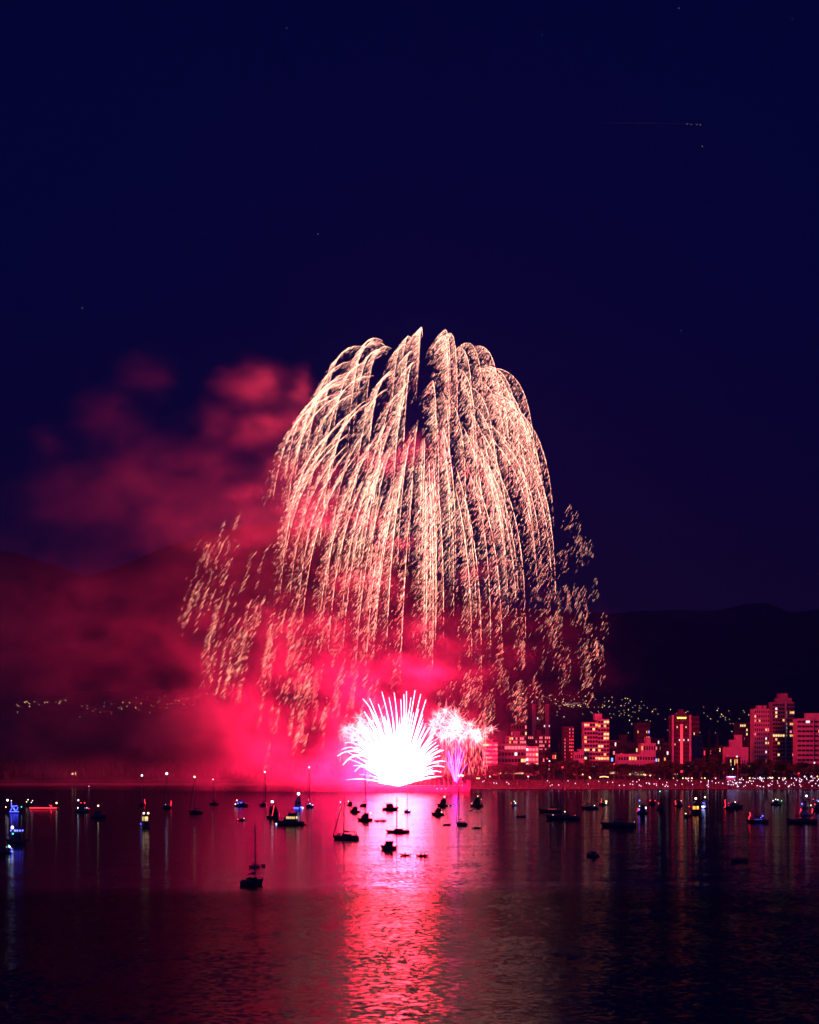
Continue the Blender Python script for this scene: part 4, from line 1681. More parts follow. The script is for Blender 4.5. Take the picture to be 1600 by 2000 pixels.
def sailboat(label, px, wy, w_px, ytop, theta, bow, mast_px=None, hull=None, light=None, furled=True, boom=True, mizzen=False, extra=(), cabin=None,
             sail_cover=True, lr=.5, bulk=1.0):
    hull = hull or M_gel
    root, d = boat_root('sailboat', label, 'sailboat', px, wy, theta, bow, SAILS)
    L = span(w_px, d, theta)
    Bm = max(2.2, L * .32)
    fb = (.62 + .045 * L) * bulk
    hull_mb(L * .92, Bm, fb).build('hull', hull, root, True)
    sgn = 1 if bow > 0 else -1
    mx = L * .06
    if mast_px is not None:
        mx = (mast_px - px) / F * d / max(.2, math.cos(math.radians(theta))) * sgn
        mx = max(-L * .15, min(L * .25, mx))
    zt = CH + (HZ - ytop) / F * d
    house(root, 'cabin', -L * .2, L * .2, Bm * .58, fb - .05, fb + .55, hull, .5, .2, 4, cabin)
    ck = MB()
    ck.box(-L * .42, -L * .21, -Bm * .36, Bm * .36, fb - .05, fb + .28, .1, .15)
    ck.build('cockpit', M_teak, root)
    r0 = max(.10, zt * .0125)
    MB().tube([(mx, 0, fb), (mx, 0, zt * .5), (mx, 0, zt)], [r0, r0 * .9, r0 * .6], 7).build('mast', M_alu, root)
    sp = MB()
    for f_ in (.42, .70):
        sp.tube([(mx, -Bm * .3, zt * f_), (mx, Bm * .3, zt * f_)], .05, 4)
    sp.build('spreader', M_alu, root)
    rg = MB()
    bowx = L * .46 + L * .07
    rg.tube([(-L * .44, 0, fb), (mx, 0, zt)], .03, 4)
    for s in (-1, 1):
        rg.tube([(mx - .1, s * Bm * .45, fb), (mx, s * Bm * .3, zt * .70), (mx, 0, zt * .98)], .03, 4)
    rg.build('rigging', M_rope, root)
    if furled:
        MB().tube([(bowx - .2, 0, fb * 1.3), (mx * .5 + bowx * .5, 0, zt * .48 + fb * .5), (mx + .1, 0, zt * .95)], [.16, .14, .06], 6).build('furled_sail', M_canvas, root)
    if boom:
        b = MB().tube([(mx, 0, fb + 1.25), (mx - L * .36, 0, fb + 1.35)], .07, 6).build('boom', M_alu, root)
        if sail_cover:
            MB().tube([(mx + .1, 0, fb + 2.3), (mx - .25, 0, fb + 1.55), (mx - L * .2, 0, fb + 1.5), (mx - L * .35, 0, fb + 1.45)], [.10, .24, .19, .09], 7).build('sail_cover', M_canvas, b)
    if mizzen:
        zm = zt * .78
        MB().tube([(-L * .34, 0, fb), (-L * .34, 0, zm)], [r0, r0 * .5], 6).build('mizzen_mast', M_alu, root)
    pr = MB()
    for s in (-1, 1):
        pr.tube([(L * .34, s * Bm * .2, fb * 1.2), (L * .34, s * Bm * .2, fb * 1.2 + .6), (L * .5, 0, fb * 1.35 + .65)], .03, 4)
        pr.tube([(-L * .43, s * Bm * .36, fb), (-L * .43, s * Bm * .36, fb + .7), (-L * .15, s * Bm * .44, fb + .65), (L * .34, s * Bm * .2, fb * 1.2 + .6)], .025, 4)
    pr.tube([(-L * .43, -Bm * .36, fb + .7), (-L * .43, Bm * .36, fb + .7)], .03, 4)
    pr.build('guard_rail', M_alu, root)
    if light:
        lamps(root, [(light, mx, 0, zt + lr * .8, lr)], d)
    for e in extra:
        e(root, L, Bm, fb, d, zt, mx)
    root['L'] = L
    return root, L, Bm, fb


def ex_lamp(k, fx, fy, z, r=.3):
    return lambda root, L, B, fb, d, zt, mx: lamps(root, [(k, fx * L, fy * B, fb + z, r)], d)


def ex_redsquiggle(fx, h=1.6, r=.14, k='r', curl=.3):  # squiggle a moving red lamp leaves, built as a glowing tube
    def go(root, L, B, fb, d, zt, mx):
        pts = [(fx * L + curl * math.sin(i * 1.1), -B * .4, fb + h * i / 6) for i in range(7)]
        strip(root, 'red_light_streak', pts, r, LAMPS[k])
    return go


S1 = sailboat('lone dark sloop nearest the camera with a covered boom and bare mast', 493, 1728, 52, 1610, 52, 1, 498, M_navy, furled=False, bulk=1.0)
S2 = sailboat('sloop with its crew silhouetted on deck and a furled headsail, left of the glitter path', 677, 1639, 55, 1557, 14, -1, 672, M_navy)
S3 = sailboat('low slender sloop side-on in the middle of the glitter path', 778, 1626, 49, 1556, 8, -1, 775, M_maroon, furled=False, boom=False, bulk=.7)
S4 = sailboat('sailboat seen stern-on just left of the comet fan', 711, 1575, 19, 1505, 76, 1, 713, M_maroon, furled=True)
S5 = sailboat('sloop anchored under the violet spray with a red lit sprayhood', 901, 1612, 27, 1530, 58, -1, 896, M_navy, cabin=B_cabinr)
S6 = sailboat('large dark yacht with a red masthead lamp right of the glitter path', 1102, 1600, 71, 1500, 10, -1, 1099, M_navy, 'r', False, lr=.38,
              extra=(ex_lamp('y', -.02, 0, 2.0, .24), ex_lamp('r', -.30, -.4, .3, .2), ex_lamp('w', .33, -.3, .5, .13)))
S6b = sailboat('dim ketch with two masts behind the large dark yacht', 1077, 1586, 50, 1524, 12, -1, 1074, M_maroon, mizzen=True, cabin=B_cabinr)
S7 = sailboat('almost black sloop alone on the dark water right of the large yacht', 1210, 1614, 73, 1532, 10, -1, 1201, M_navy, extra=(ex_lamp('w', -.42, .1, .5, .08),))
S8 = sailboat('leftmost sailboat with a white masthead lamp', 279, 1572, 15, 1516, 70, 1, 277, M_navy, 'w', lr=.55, extra=(ex_redsquiggle(.1, 2.2),))
S9 = sailboat('sailboat with the brightest masthead lamp and a red squiggle of light at its stern', 325, 1578, 25, 1513, 58, -1, 326, M_navy, 'w', lr=.65,
              extra=(ex_redsquiggle(-.42, 2.8, .15, 'r', .35), ex_lamp('w', .3, -.3, .5, .22)))
S10 = sailboat('dark sailboat with a warm masthead lamp and thick furled sail', 382, 1589, 34, 1519, 40, -1, 380, M_navy, 'y', lr=.48)
S11 = sailboat('small low sailboat with a tiny masthead lamp left of the red smoke', 418, 1572, 22, 1523, 25, -1, 416, M_navy, 'w', furled=False, lr=.30)
S12 = sailboat('stern-on sailboat with a tall mast before the bright red smoke', 515, 1574, 17, 1509, 72, 1, 517, M_navy, 'w', lr=.42)
S13 = sailboat('sailboat with blue deck lights right of the white yacht', 604, 1577, 21, 1500, 60, -1, 604, M_navy, 'w', lr=.42, boom=False,
               extra=(ex_lamp('b', .35, -.3, .4, .42), ex_lamp('b', .0, -.4, .3, .5), ex_lamp('w', .05, -.3, 1.1, .25), ex_lamp('w', -.38, -.3, .4, .24), ex_lamp('y', .03, 0, 3.0, .3)))
S14 = sailboat('tiny sloop with a white deck lamp in the brightest part of the glitter path', 797, 1587, 16, 1545, 55, 1, 796, M_maroon, furled=False, boom=False,
               extra=(ex_lamp('w', 0, -.3, .3, .38), ex_lamp('b', -.2, -.4, .1, .3)))
S16 = sailboat('dark sailboat with a blue lit cockpit and red light squiggle off the crowded beach', 1480, 1607, 46, 1536, 25, -1, 1475, M_navy, cabin=B_cabinb,
               extra=(ex_redsquiggle(.40, 3.2, .15, 'r', .4), ex_lamp('b', -.20, -.3, 1.8, .30), ex_lamp('b', -.12, -.3, 1.1, .2)))
S17 = sailboat('long dark sloop at the right edge of the picture', 1569, 1607, 62, 1540, 10, -1, 1548, M_navy)
S18 = sailboat('faint low sloop in front of the beach between the yacht and the gold light', 1153, 1580, 35, 1528, 10, -1, 1145, M_navy, furled=False, extra=(ex_lamp('w', -.25, 0, .8, .2),))
S19 = sailboat('dark sailboat with a gold deck light and a red light squiggle', 1177, 1573, 18, 1524, 50, -1, 1176, M_navy,
               extra=(ex_redsquiggle(.3, 2.8, .15, 'r', .3), ex_lamp('y', -.42, -.2, 1.3, .55), ex_lamp('y', -.42, -.2, .3, .35)))


def motorboat(label, px, wy, w_px, theta, bow, h=None, hull=None, fly=True, arch=True, cabin=None, lights=(), canopy=False, win=4, name='motor_yacht', extra=(), bimini=False):
    """h: height of the top over the water in photo pixels"""
    hull = hull or M_gel
    root, d = boat_root(name, label, 'motor boat', px, wy, theta, bow, MOTORS)
    L = span(w_px, d, theta, .36)
    Bm = max(2.1, L * .36)
    H = (h / F * d) if h else L * .42
    fb = min(H * .38, .5 + L * .085)
    hull_mb(L * .90, Bm, fb, .10, .92, .30).build('hull', hull, root, True)
    MB().box(-L * .52, -L * .44, -Bm * .4, Bm * .4, .12, .28).build('swim_platform', M_teak, root)
    z1 = fb + (H - fb) * (.55 if fly else .8)
    house(root, 'cabin', -L * .24, L * .24, Bm * .74, fb - .04, z1, hull, L * .10, L * .02, win, cabin)
    if fly:
        house(root, 'flybridge', -L * .22, L * .07, Bm * .62, z1 + .095, z1 + (H - fb) * .22, hull, L * .05, .05)
        MB().box(L * .015, L * .045, -Bm * .28, Bm * .28, z1 + (H - fb) * .24, z1 + (H - fb) * .34, .02, .08, -.15).build('wind_deflector', M_tint, root)
    if canopy:
        q = MB()
        for x in (-L * .36, -L * .05, L * .12):
            for s in (-1, 1):
                q.tube([(x, s * Bm * .36, fb), (x, s * Bm * .34, H * .95)], .04, 4)
        q.build('canopy_frame', M_alu, root)
        q = MB().box(-L * .40, L * .16, -Bm * .40, Bm * .40, H * .95 + .003, H, .15, .12)
        q.build('canopy', M_canvas, root)
    if arch:
        q = MB()
        for s in (-1, 1):
            q.tube([(-L * .20, s * Bm * .38, fb + .2), (-L * .17, s * Bm * .33, H * .90), (-L * .16, s * Bm * .2, H * .97)], .08, 5)
        q.tube([(-L * .16, -Bm * .2, H * .97), (-L * .16, Bm * .2, H * .97)], .08, 5)
        q.build('radar_arch', hull, root)
        q = MB().tube([(-L * .16, 0, H * .97), (-L * .17, 0, H * 1.2)], .025, 4)
        q.build('antenna', M_rope, root)
    if bimini:
        q = MB()
        for s in (-1, 1):
            q.tube([(-L * .22, s * Bm * .3, z1), (-L * .2, s * Bm * .3, H * 1.05)], .04, 4)
            q.tube([(L * .02, s * Bm * .3, z1), (L * .0, s * Bm * .3, H * 1.05)], .04, 4)
        q.build('bimini_frame', M_alu, root)
        MB().box(-L * .26, L * .06, -Bm * .36, Bm * .36, H * 1.05 + .003, H * 1.05 + .14, .2, .15).build('bimini', M_canvas, root)
    q = MB()
    for s in (-1, 1):
        q.tube([(L * .05, s * Bm * .44, fb * 1.1 + .5), (L * .3, s * Bm * .34, fb * 1.2 + .55), (L * .50, 0, fb * 1.35 + .6)], .03, 4)
        for fx, fy in ((.05, .44), (.18, .41), (.3, .33), (.42, .17)):
            q.tube([(L * fx, s * Bm * fy, fb), (L * fx, s * Bm * fy, fb * 1.18 + .54)], .025, 4)
    q.build('bow_rail', M_alu, root)
    lamps(root, [(k, fx * L, fy * Bm, fz * H, r) for k, fx, fy, fz, r in lights], d)
    for e in extra:
        e(root, L, Bm, fb, d, H, 0)
    return root, L, Bm, fb, H


def hull_strip(k, z=.35, r=.16, x0=-.45, x1=.3, side=-1, name='hull_light_strip'):
    def go(root, L, B, fb, d, H, mx):
        strip(root, name, [(L * x0, side * B * .50, fb * z), (L * (x0 + x1) / 2, side * B * .505, fb * z), (L * x1, side * B * .40, fb * z)], r, LAMPS[k])
    return go


M1 = motorboat('cabin cruiser with warm lit windows and people on its roof near the blue underlit yacht', 567, 1611, 60, 12, -1, 27, M_navy, True, False, B_cabin,
               [('w', .50, -.06, .06, .28)], win=5)
M2 = motorboat('tall yacht seen from astern with a white top lamp and red lights down one side', 535, 1598, 31, 62, 1, 28, M_navy, True, True, None,
               [('w', -.15, 0, 1.15, .62)], extra=(lambda root, L, B, fb, d, H, mx: strip(root, 'red_light_streak', [(-L * .2, -B * .40, H * .9), (-L * .3, -B * .45, H * .6), (-L * .44, -B * .48, fb)], .13, B_red),), bimini=True)
M3 = motorboat('white three-deck yacht glowing blue at its waterline', 582, 1579, 23, 62, -1, 25, M_gel, True, True, None,
               [('w', -.1, 0, 1.15, .8), ('b', -.5, 0, .10, .5), ('w', -.5, -.3, .06, .42), ('w', -.35, -.5, .06, .42), ('w', 0, -.54, .05, .40), ('b', -.2, -.55, .09, .5), ('w', .2, -.52, .05, .36)],
               extra=(hull_strip('b', .25, .26, -.48, .3), hull_strip('b', .25, .26, -.48, .3, 1)))
M4 = motorboat('low cruiser with blue and white lights left of the stern-on sailboat', 471, 1575, 30, 20, 1, 12, M_navy, False, True, B_cabinb,
               [('w', -.42, -.2, .35, .42), ('y', -.30, 0, 1.0, .36), ('b', -.05, -.3, .6, .4), ('b', -.25, -.3, .5, .3)])
M5 = motorboat('dark fishing boat facing us with two glaring spotlights', 284, 1617, 26, 70, -1, 30, M_navy, False, True, B_cabin,
               [('y', -.16, .32, .96, .42), ('y', -.16, -.32, .96, .42), ('b', .0, 0, .78, .26), ('b', .3, .5, .25, .2)])
M6 = motorboat('cruiser with a warm stern lamp left of the glitter path, a skiff tied behind', 713, 1603, 33, 18, -1, 18, M_maroon, True, False, None,
               [('y', -.38, 0, .85, .36)])
M7 = motorboat('small cruiser just left of the red cruiser in front of the stern-on sailboat', 693, 1587, 23, 30, -1, 13, M_maroon, False, True, None, [('b', .1, -.4, .4, .12)])
M7b = motorboat('tiny cabin boat with a pale lamp left of the stern-on sailboat', 684, 1573, 11, 40, 1, 9, M_maroon, False, False, None, [('y', -.4, 0, .9, .32)], win=2, name='cabin_boat')
M8 = motorboat('canopied launch lying across the pink glitter right of the stern-on sailboat', 762, 1582, 34, 10, 1, 14, M_maroon, False, False, None, (), canopy=True, name='canopy_launch')
M9 = motorboat('flybridge cruiser with a bright top lamp below the barge deck lights', 865, 1575, 26, 28, -1, 18, M_maroon, True, True, None,
               [('w', -.15, 0, 1.05, .42), ('b', .1, -.4, .55, .18), ('y', -.45, -.2, .06, .18)])
M10 = motorboat('small cruiser with two white lamps on the right edge of the glitter path', 855, 1592, 28, 24, -1, 16, M_maroon, True, False, None,
                [('w', -.12, -.4, .62, .18), ('y', -.22, -.45, .36, .28)])
M11 = motorboat('cruiser with several deck lamps under the barge containers', 931, 1575, 29, 25, -1, 20, M_maroon, True, True, None,
                [('y', -.1, 0, 1.0, .26), ('w', .42, -.25, .22, .34), ('y', .25, -.4, .3, .26), ('b', .2, -.4, .5, .2), ('y', -.3, -.4, .7, .12)], bimini=True)
M12 = motorboat('small dark runabout with a raised cabin in the lower glitter path', 759, 1658, 34, 22, -1, 17, M_navy, False, False, None, (), win=3, name='runabout')
M15 = motorboat('boat covered in blue rope lights at the far left', 27, 1588, 32, 20, 1, 24, M_navy, False, True, None,
                [('w', -.40, 0, 1.05, .5), ('y', -.15, 0, 1.0, .25), ('y', -.52, -.2, .5, .28), ('g', .5, 0, .5, .22)],
                extra=(lambda root, L, B, fb, d, H, mx: [strip(root, 'blue_rope_light', p, .16, B_blue) for p in (
                    [(-L * .25, -B * .5, H * .2), (-L * .1, -B * .5, H * .5), (0, -B * .5, H * .25)], [(-L * .2, -B * .5, H * .55), (L * .2, -B * .5, H * .6)],
                    [(L * .08, -B * .5, H * .2), (L * .2, -B * .5, H * .28), (L * .24, -B * .5, H * .5)], [(-L * .18, -B * .48, H * .85), (-L * .17, -B * .48, H * .6)],
                    [(-L * .02, -B * .5, H * .45), (L * .05, -B * .5, H * .2)], [(-L * .3, -B * .51, H * .12), (L * .3, -B * .5, H * .12)])],))
M16 = motorboat('long low party boat with a long line of red light', 86, 1580, 62, 6, -1, 9, M_navy, False, False, None, [('y', -.42, 0, 1.3, .46), ('w', .38, 0, 1.8, .2), ('y', .42, 0, 1.4, .24)],
                extra=(hull_strip('r', .7, .22, -.47, .44, 1, 'red_light_streak'),), name='party_boat', canopy=False)  # red line along the side, built as one glowing tube
M17 = motorboat('cruiser with a row of white deck lamps right of the red strip boat', 160, 1587, 31, 16, -1, 20, M_navy, True, True, None,
                [('w', .25, 0, 1.2, .42), ('r', -.2, 0, .95, .30), ('r', .1, -.2, .95, .25), ('w', .36, -.4, .45, .3), ('w', .15, -.45, .42, .25), ('w', .02, -.45, .42, .2), ('w', -.12, -.45, .42, .2), ('w', .05, -.48, .28, .25), ('w', -.3, -.45, .45, .2), ('r', -.48, -.2, .4, .24)])
M18 = motorboat('unlit dark cabin boat with one orange lamp', 192, 1597, 32, 12, 1, 15, M_navy, False, False, None, [('y', 0, 0, 1.55, .40)], name='cabin_boat')
M19 = motorboat('broad motor yacht with violet and white roof lights at the left edge', 31, 1648, 44, 18, -1, 26, M_navy, True, False, None,
                [('w', .20, -.1, 1.22, .52), ('b', .32, -.3, .98, .25), ('b', .10, -.3, .98, .38), ('b', -.02, -.3, .98, .34), ('b', -.16, -.3, .98, .34), ('b', -.30, -.3, 1.0, .3), ('g', .22, -.35, .75, .24)])
M20 = motorboat('dark boat cut by the left edge with teal lights', 6, 1667, 36, 10, -1, 16, M_navy, False, False, None, [('g', -.28, -.45, .95, .2), ('w', -.32, -.45, .8, .26), ('b', -.46, -.3, .6, .22), ('b', -.48, -.3, .25, .25), ('r', .3, 0, .8, .16)], name='cabin_boat')
M21 = motorboat('fishing boat with a glowing orange wheelhouse off the beach', 1358, 1591, 26, 55, -1, 30, M_navy, True, True, B_orange,
                [('y', -.05, 0, 1.05, .55), ('y', .1, 0, .8, .22), ('r', .45, .3, .52, .26)], win=3, name='fishing_boat')
M22 = motorboat('small yacht with a white lit stern and blue lights right of the orange wheelhouse', 1378, 1579, 18, 60, 1, 20, M_gel, True, False, None,
                [('y', -.1, 0, 1.1, .42), ('b', -.2, .4, .55, .3), ('b', -.3, 0, .5, .34), ('w', -.5, -.3, .2, .36), ('w', -.5, 0, .2, .36), ('w', -.5, .3, .2, .36), ('b', -.5, 0, .06, .4)])
M24 = motorboat('cruiser with a glaring white deck lamp among blue and red lights', 1255, 1590, 24, 30, -1, 22, M_navy, True, True, None,
                [('w', -.2, -.45, .55, .62), ('b', .30, -.2, 1.2, .38), ('b', .35, -.45, .38, .5), ('w', .1, -.4, .72, .24), ('w', .32, -.3, .7, .2)], extra=(ex_redsquiggle(.5, 1.8, .13, 'r', .25),))
M25 = motorboat('dark cabin boat with a green top lamp off the middle beach', 1291, 1582, 18, 40, 1, 14, M_navy, False, True, None, [('g', -.16, 0, 2.6, .30), ('r', -.4, 0, 1.0, .2), ('r', -.5, -.3, .9, .26)], name='cabin_boat')
M26 = motorboat('low dark cruiser with a red squiggle of light left of the orange wheelhouse', 1326, 1575, 20, 25, 1, 12, M_navy, False, True, None, [('w', .3, 0, .9, .2)], extra=(ex_redsquiggle(-.5, 2.2, .14, 'r', .3),))
M27 = motorboat('dark cruiser with one gold lamp off the blue lit kiosk', 1433, 1579, 42, 14, 1, 13, M_navy, True, False, None, [('y', .05, -.2, .95, .34)], extra=(ex_redsquiggle(-.5, 3.4, .14, 'r', .15),))
M28 = motorboat('small boat with three white lamps and a green one', 1516, 1573, 22, 20, -1, 10, M_navy, False, False, None, [('w', .3, -.2, .9, .26), ('w', .05, -.1, 1.2, .26), ('w', -.15, -.2, 1.1, .26), ('g', -.5, -.2, .9, .24)], name='cabin_boat')
M29 = motorboat('pale motor yacht with a blue lit saloon at the right edge', 1573, 1592, 26, 50, -1, 30, M_gel, True, True, None,
                [('w', -.1, 0, 1.25, .50), ('b', .35, -.2, .72, .45), ('y', 0, -.3, .68, .26), ('y', -.4, -.3, .64, .3)], extra=(ex_redsquiggle(.52, 1.8, .16, 'r', .3), ex_redsquiggle(-.5, 2.0, .16, 'r', .3)))
M30 = motorboat('dark boat with red lamps cut by the right edge', 1598, 1583, 24, 20, -1, 20, M_navy, True, False, None, [('r', .42, -.3, 1.1, .24), ('b', .1, -.3, 1.0, .25), ('r', .3, -.3, .6, .3), ('w', 0, -.3, .9, .2)])
M31 = motorboat('tiny dark boat with two red lamps left of the green lamp boat', 1275, 1571, 15, 30, 1, 9, M_navy, False, False, None, [('r', -.4, 0, .9, .26), ('r', .4, 0, .8, .26)], name='cabin_boat', win=2)
M32 = motorboat('tiny round boat with red and white lights right of the barge', 1003, 1574, 11, 50, -1, 9, M_gel, False, False, None, [('r', .3, .3, .6, .32), ('w', -.3, -.3, .6, .32), ('y', 0, -.3, 1.0, .26)], name='cabin_boat', win=2)
M33 = motorboat('faint boat with three tiny lamps left of the blue rope light boat row', 58, 1574, 16, 20, 1, 10, M_navy, False, False, None, [('w', -.2, 0, 1.2, .26), ('y', -.4, 0, .8, .26), ('r', .1, 0, .8, .2)], name='cabin_boat', win=2)
M34 = motorboat('small dark open fishing boat on the near dark water at right', 1158, 1672, 27, 16, -1, 10, M_navy, False, False, None, (), win=2, name='runabout')
M23 = motorboat('small launch with one orange lamp before the orange wheelhouse', 1341, 1597, 14, 35, -1, 8, M_navy, False, False, None, [('y', .2, -.2, .9, .40)], name='launch', win=2)


def inflatable(label, px, wy, w_px, theta, bow, lights=(), motor=True, name='dinghy'):
    root, d = boat_root(name, label, 'dinghy', px, wy, theta, bow, SMALL)
    L = span(w_px, d, theta, .45)
    B = max(1.3, L * .40)
    rt = B * .14
    zt = rt * .9
    pts = [(-L * .46, B * .36, zt), (-L * .1, B * .37, zt), (L * .25, B * .33, zt + .05), (L * .43, B * .14, zt + .16), (L * .46, 0, zt + .2),
           (L * .43, -B * .14, zt + .16), (L * .25, -B * .33, zt + .05), (-L * .1, -B * .37, zt), (-L * .46, -B * .36, zt)]
    MB().tube(pts, [rt * .6] + [rt] * 7 + [rt * .6], 8).build('tube', M_rubber, root, True)
    MB().add([(-L * .4, -B * .34, .12), (L * .3, -B * .3, .14), (L * .42, 0, .2), (L * .3, B * .3, .14), (-L * .4, B * .34, .12),
              (-L * .4, -B * .3, -.1), (L * .3, -B * .26, -.1), (L * .40, 0, 0), (L * .3, B * .26, -.1), (-L * .4, B * .3, -.1)],
             [(0, 1, 2, 3, 4), (9, 8, 7, 6, 5), (0, 5, 6, 1), (1, 6, 7, 2), (2, 7, 8, 3), (3, 8, 9, 4), (4, 9, 5, 0)]).build('floor', M_rubber, root)
    MB().box(-L * .05, L * .03, -B * .34, B * .34, .36, .42).build('thwart', M_teak, root)
    MB().box(-L * .42, -L * .395, -B * .33, B * .33, .0, .52).build('transom', M_teak, root)
    if motor:
        MB().box(-L * .47 - .1, -L * .42 - .003, -.16, .16, .5, .95, .05, .04).tube([(-L * .46, 0, .5), (-L * .47, 0, -.3)], .07, 5).build('outboard', M_motor, root)
    lamps(root, [(k, fx * L, fy * B, z, r) for k, fx, fy, z, r in lights], d)
    return root, L, B


def skiff(label, px, wy, w_px, theta, bow, name='skiff', lights=()):
    root, d = boat_root(name, label, 'skiff', px, wy, theta, bow, SMALL)
    L = span(w_px, d, theta, .35)
    B = max(1.3, L * .34)
    hull_mb(L * .93, B, .55, .07, .85, .35).build('hull', M_navy, root, True)
    for fx in (-.25, .05):
        MB().box(L * fx, L * fx + .25, -B * .4, B * .4, .58, .63).build('thwart', M_teak, root)
    MB().box(-L * .50 - .1, -L * .47, -.15, .15, .5, 1.0, .04, .04).tube([(-L * .49, 0, .5), (-L * .5, 0, -.3)], .07, 5).build('outboard', M_motor, root)
    lamps(root, [(k, fx * L, fy * B, z, r) for k, fx, fy, z, r in lights], d)
    return root, L, B


D0 = inflatable('inflatable dinghy with passengers behind the nearest dark sloop', 497, 1694, 23, 8, -1)
D0b = inflatable('tiny dinghy just right of the dinghy behind the nearest sloop', 514, 1692, 6, 30, -1, motor=False)
D1 = skiff('empty flat skiff left of the sloop under the violet spray', 873, 1612, 16, 5, 1)
D3 = skiff('long low skiff with a helmsman alone right of the barge reflection', 1018, 1596, 20, 6, -1)
D4 = inflatable('dinghy with a red lamp and passengers in front of the low cruiser', 470, 1603, 19, 8, 1, [('r', -.32, -.3, .6, .26), ('w', .38, 0, 1.0, .15)])
D6 = skiff('skiff with three passengers tied behind the red cruiser', 743, 1604, 24, 5, 1)
D9 = skiff('tender tied behind the flybridge cruiser with a top lamp', 880, 1574, 13, 10, 1, lights=[('y', -.3, -.5, .1, .16), ('y', .3, -.5, .1, .16)])
D11 = inflatable('small tender in front of the cruiser with several deck lamps', 921, 1583, 11, 20, -1, [('b', 0, -.3, .1, .22)], False)
D14 = skiff('dark open boat alone on the black water at lower right', 1444, 1681, 34, 10, -1, name='open_boat')
D1b = inflatable('tender nosed up to the stern of the cruiser with warm lit windows', 590, 1611, 17, 8, 1)
D12 = inflatable('faint dinghy at the stern of the broad motor yacht at left', 52, 1640, 12, 20, 1)


def kayak(label, px, wy, w_px, theta, bow, name='kayak'):
    root, d = boat_root(name, label, 'kayak', px, wy, theta, bow, 'kayaks and canoes on the glitter path')
    L = w_px / F * d / math.cos(math.radians(theta))
    m = MB()
    n = 13
    V, fs = [], []
    for i in range(n):
        t = i / (n - 1) * 2 - 1
        b = .36 * (1 - abs(t) ** 2.2) + .01
        up = .24 * abs(t) ** 3
        x = L / 2 * t
        V += [(x, -b, .20 + up), (x, 0, .34 + up), (x, b, .20 + up), (x, b * .6, -.04 + up * .8), (x, -b * .6, -.04 + up * .8)]
    for i in range(n - 1):
        for j in range(5):
            fs.append((i * 5 + j, i * 5 + (j + 1) % 5, (i + 1) * 5 + (j + 1) % 5, (i + 1) * 5 + j))
    fs += [(4, 3, 2, 1, 0), tuple((n - 1) * 5 + j for j in range(5))]
    m.add(V, fs).build('hull', M_maroon, root, True)
    c = MB()
    for fx in (-.16, .14):
        c.tube([(L * fx + .38 * math.cos(a), .27 * math.sin(a), .37) for a in np.linspace(0, 2 * PI, 12)], .03, 5)
    c.build('cockpit_rim', M_motor, root)
    return root, L


K1 = kayak('single kayak with one paddler on the lower glitter path', 792, 1671, 22, 6, -1)
K2 = kayak('double kayak with two paddlers right of the single kayak', 825, 1672, 26, 6, 1)
K3 = kayak('canoe with two paddlers right of the sloop under the violet spray', 931, 1618, 20, 6, 1, 'canoe')

# ------------------------------------------------------------------ people aboard
M_coat = mat('dark_coat', (.10, .10, .13), .9, 0, .3, 5)


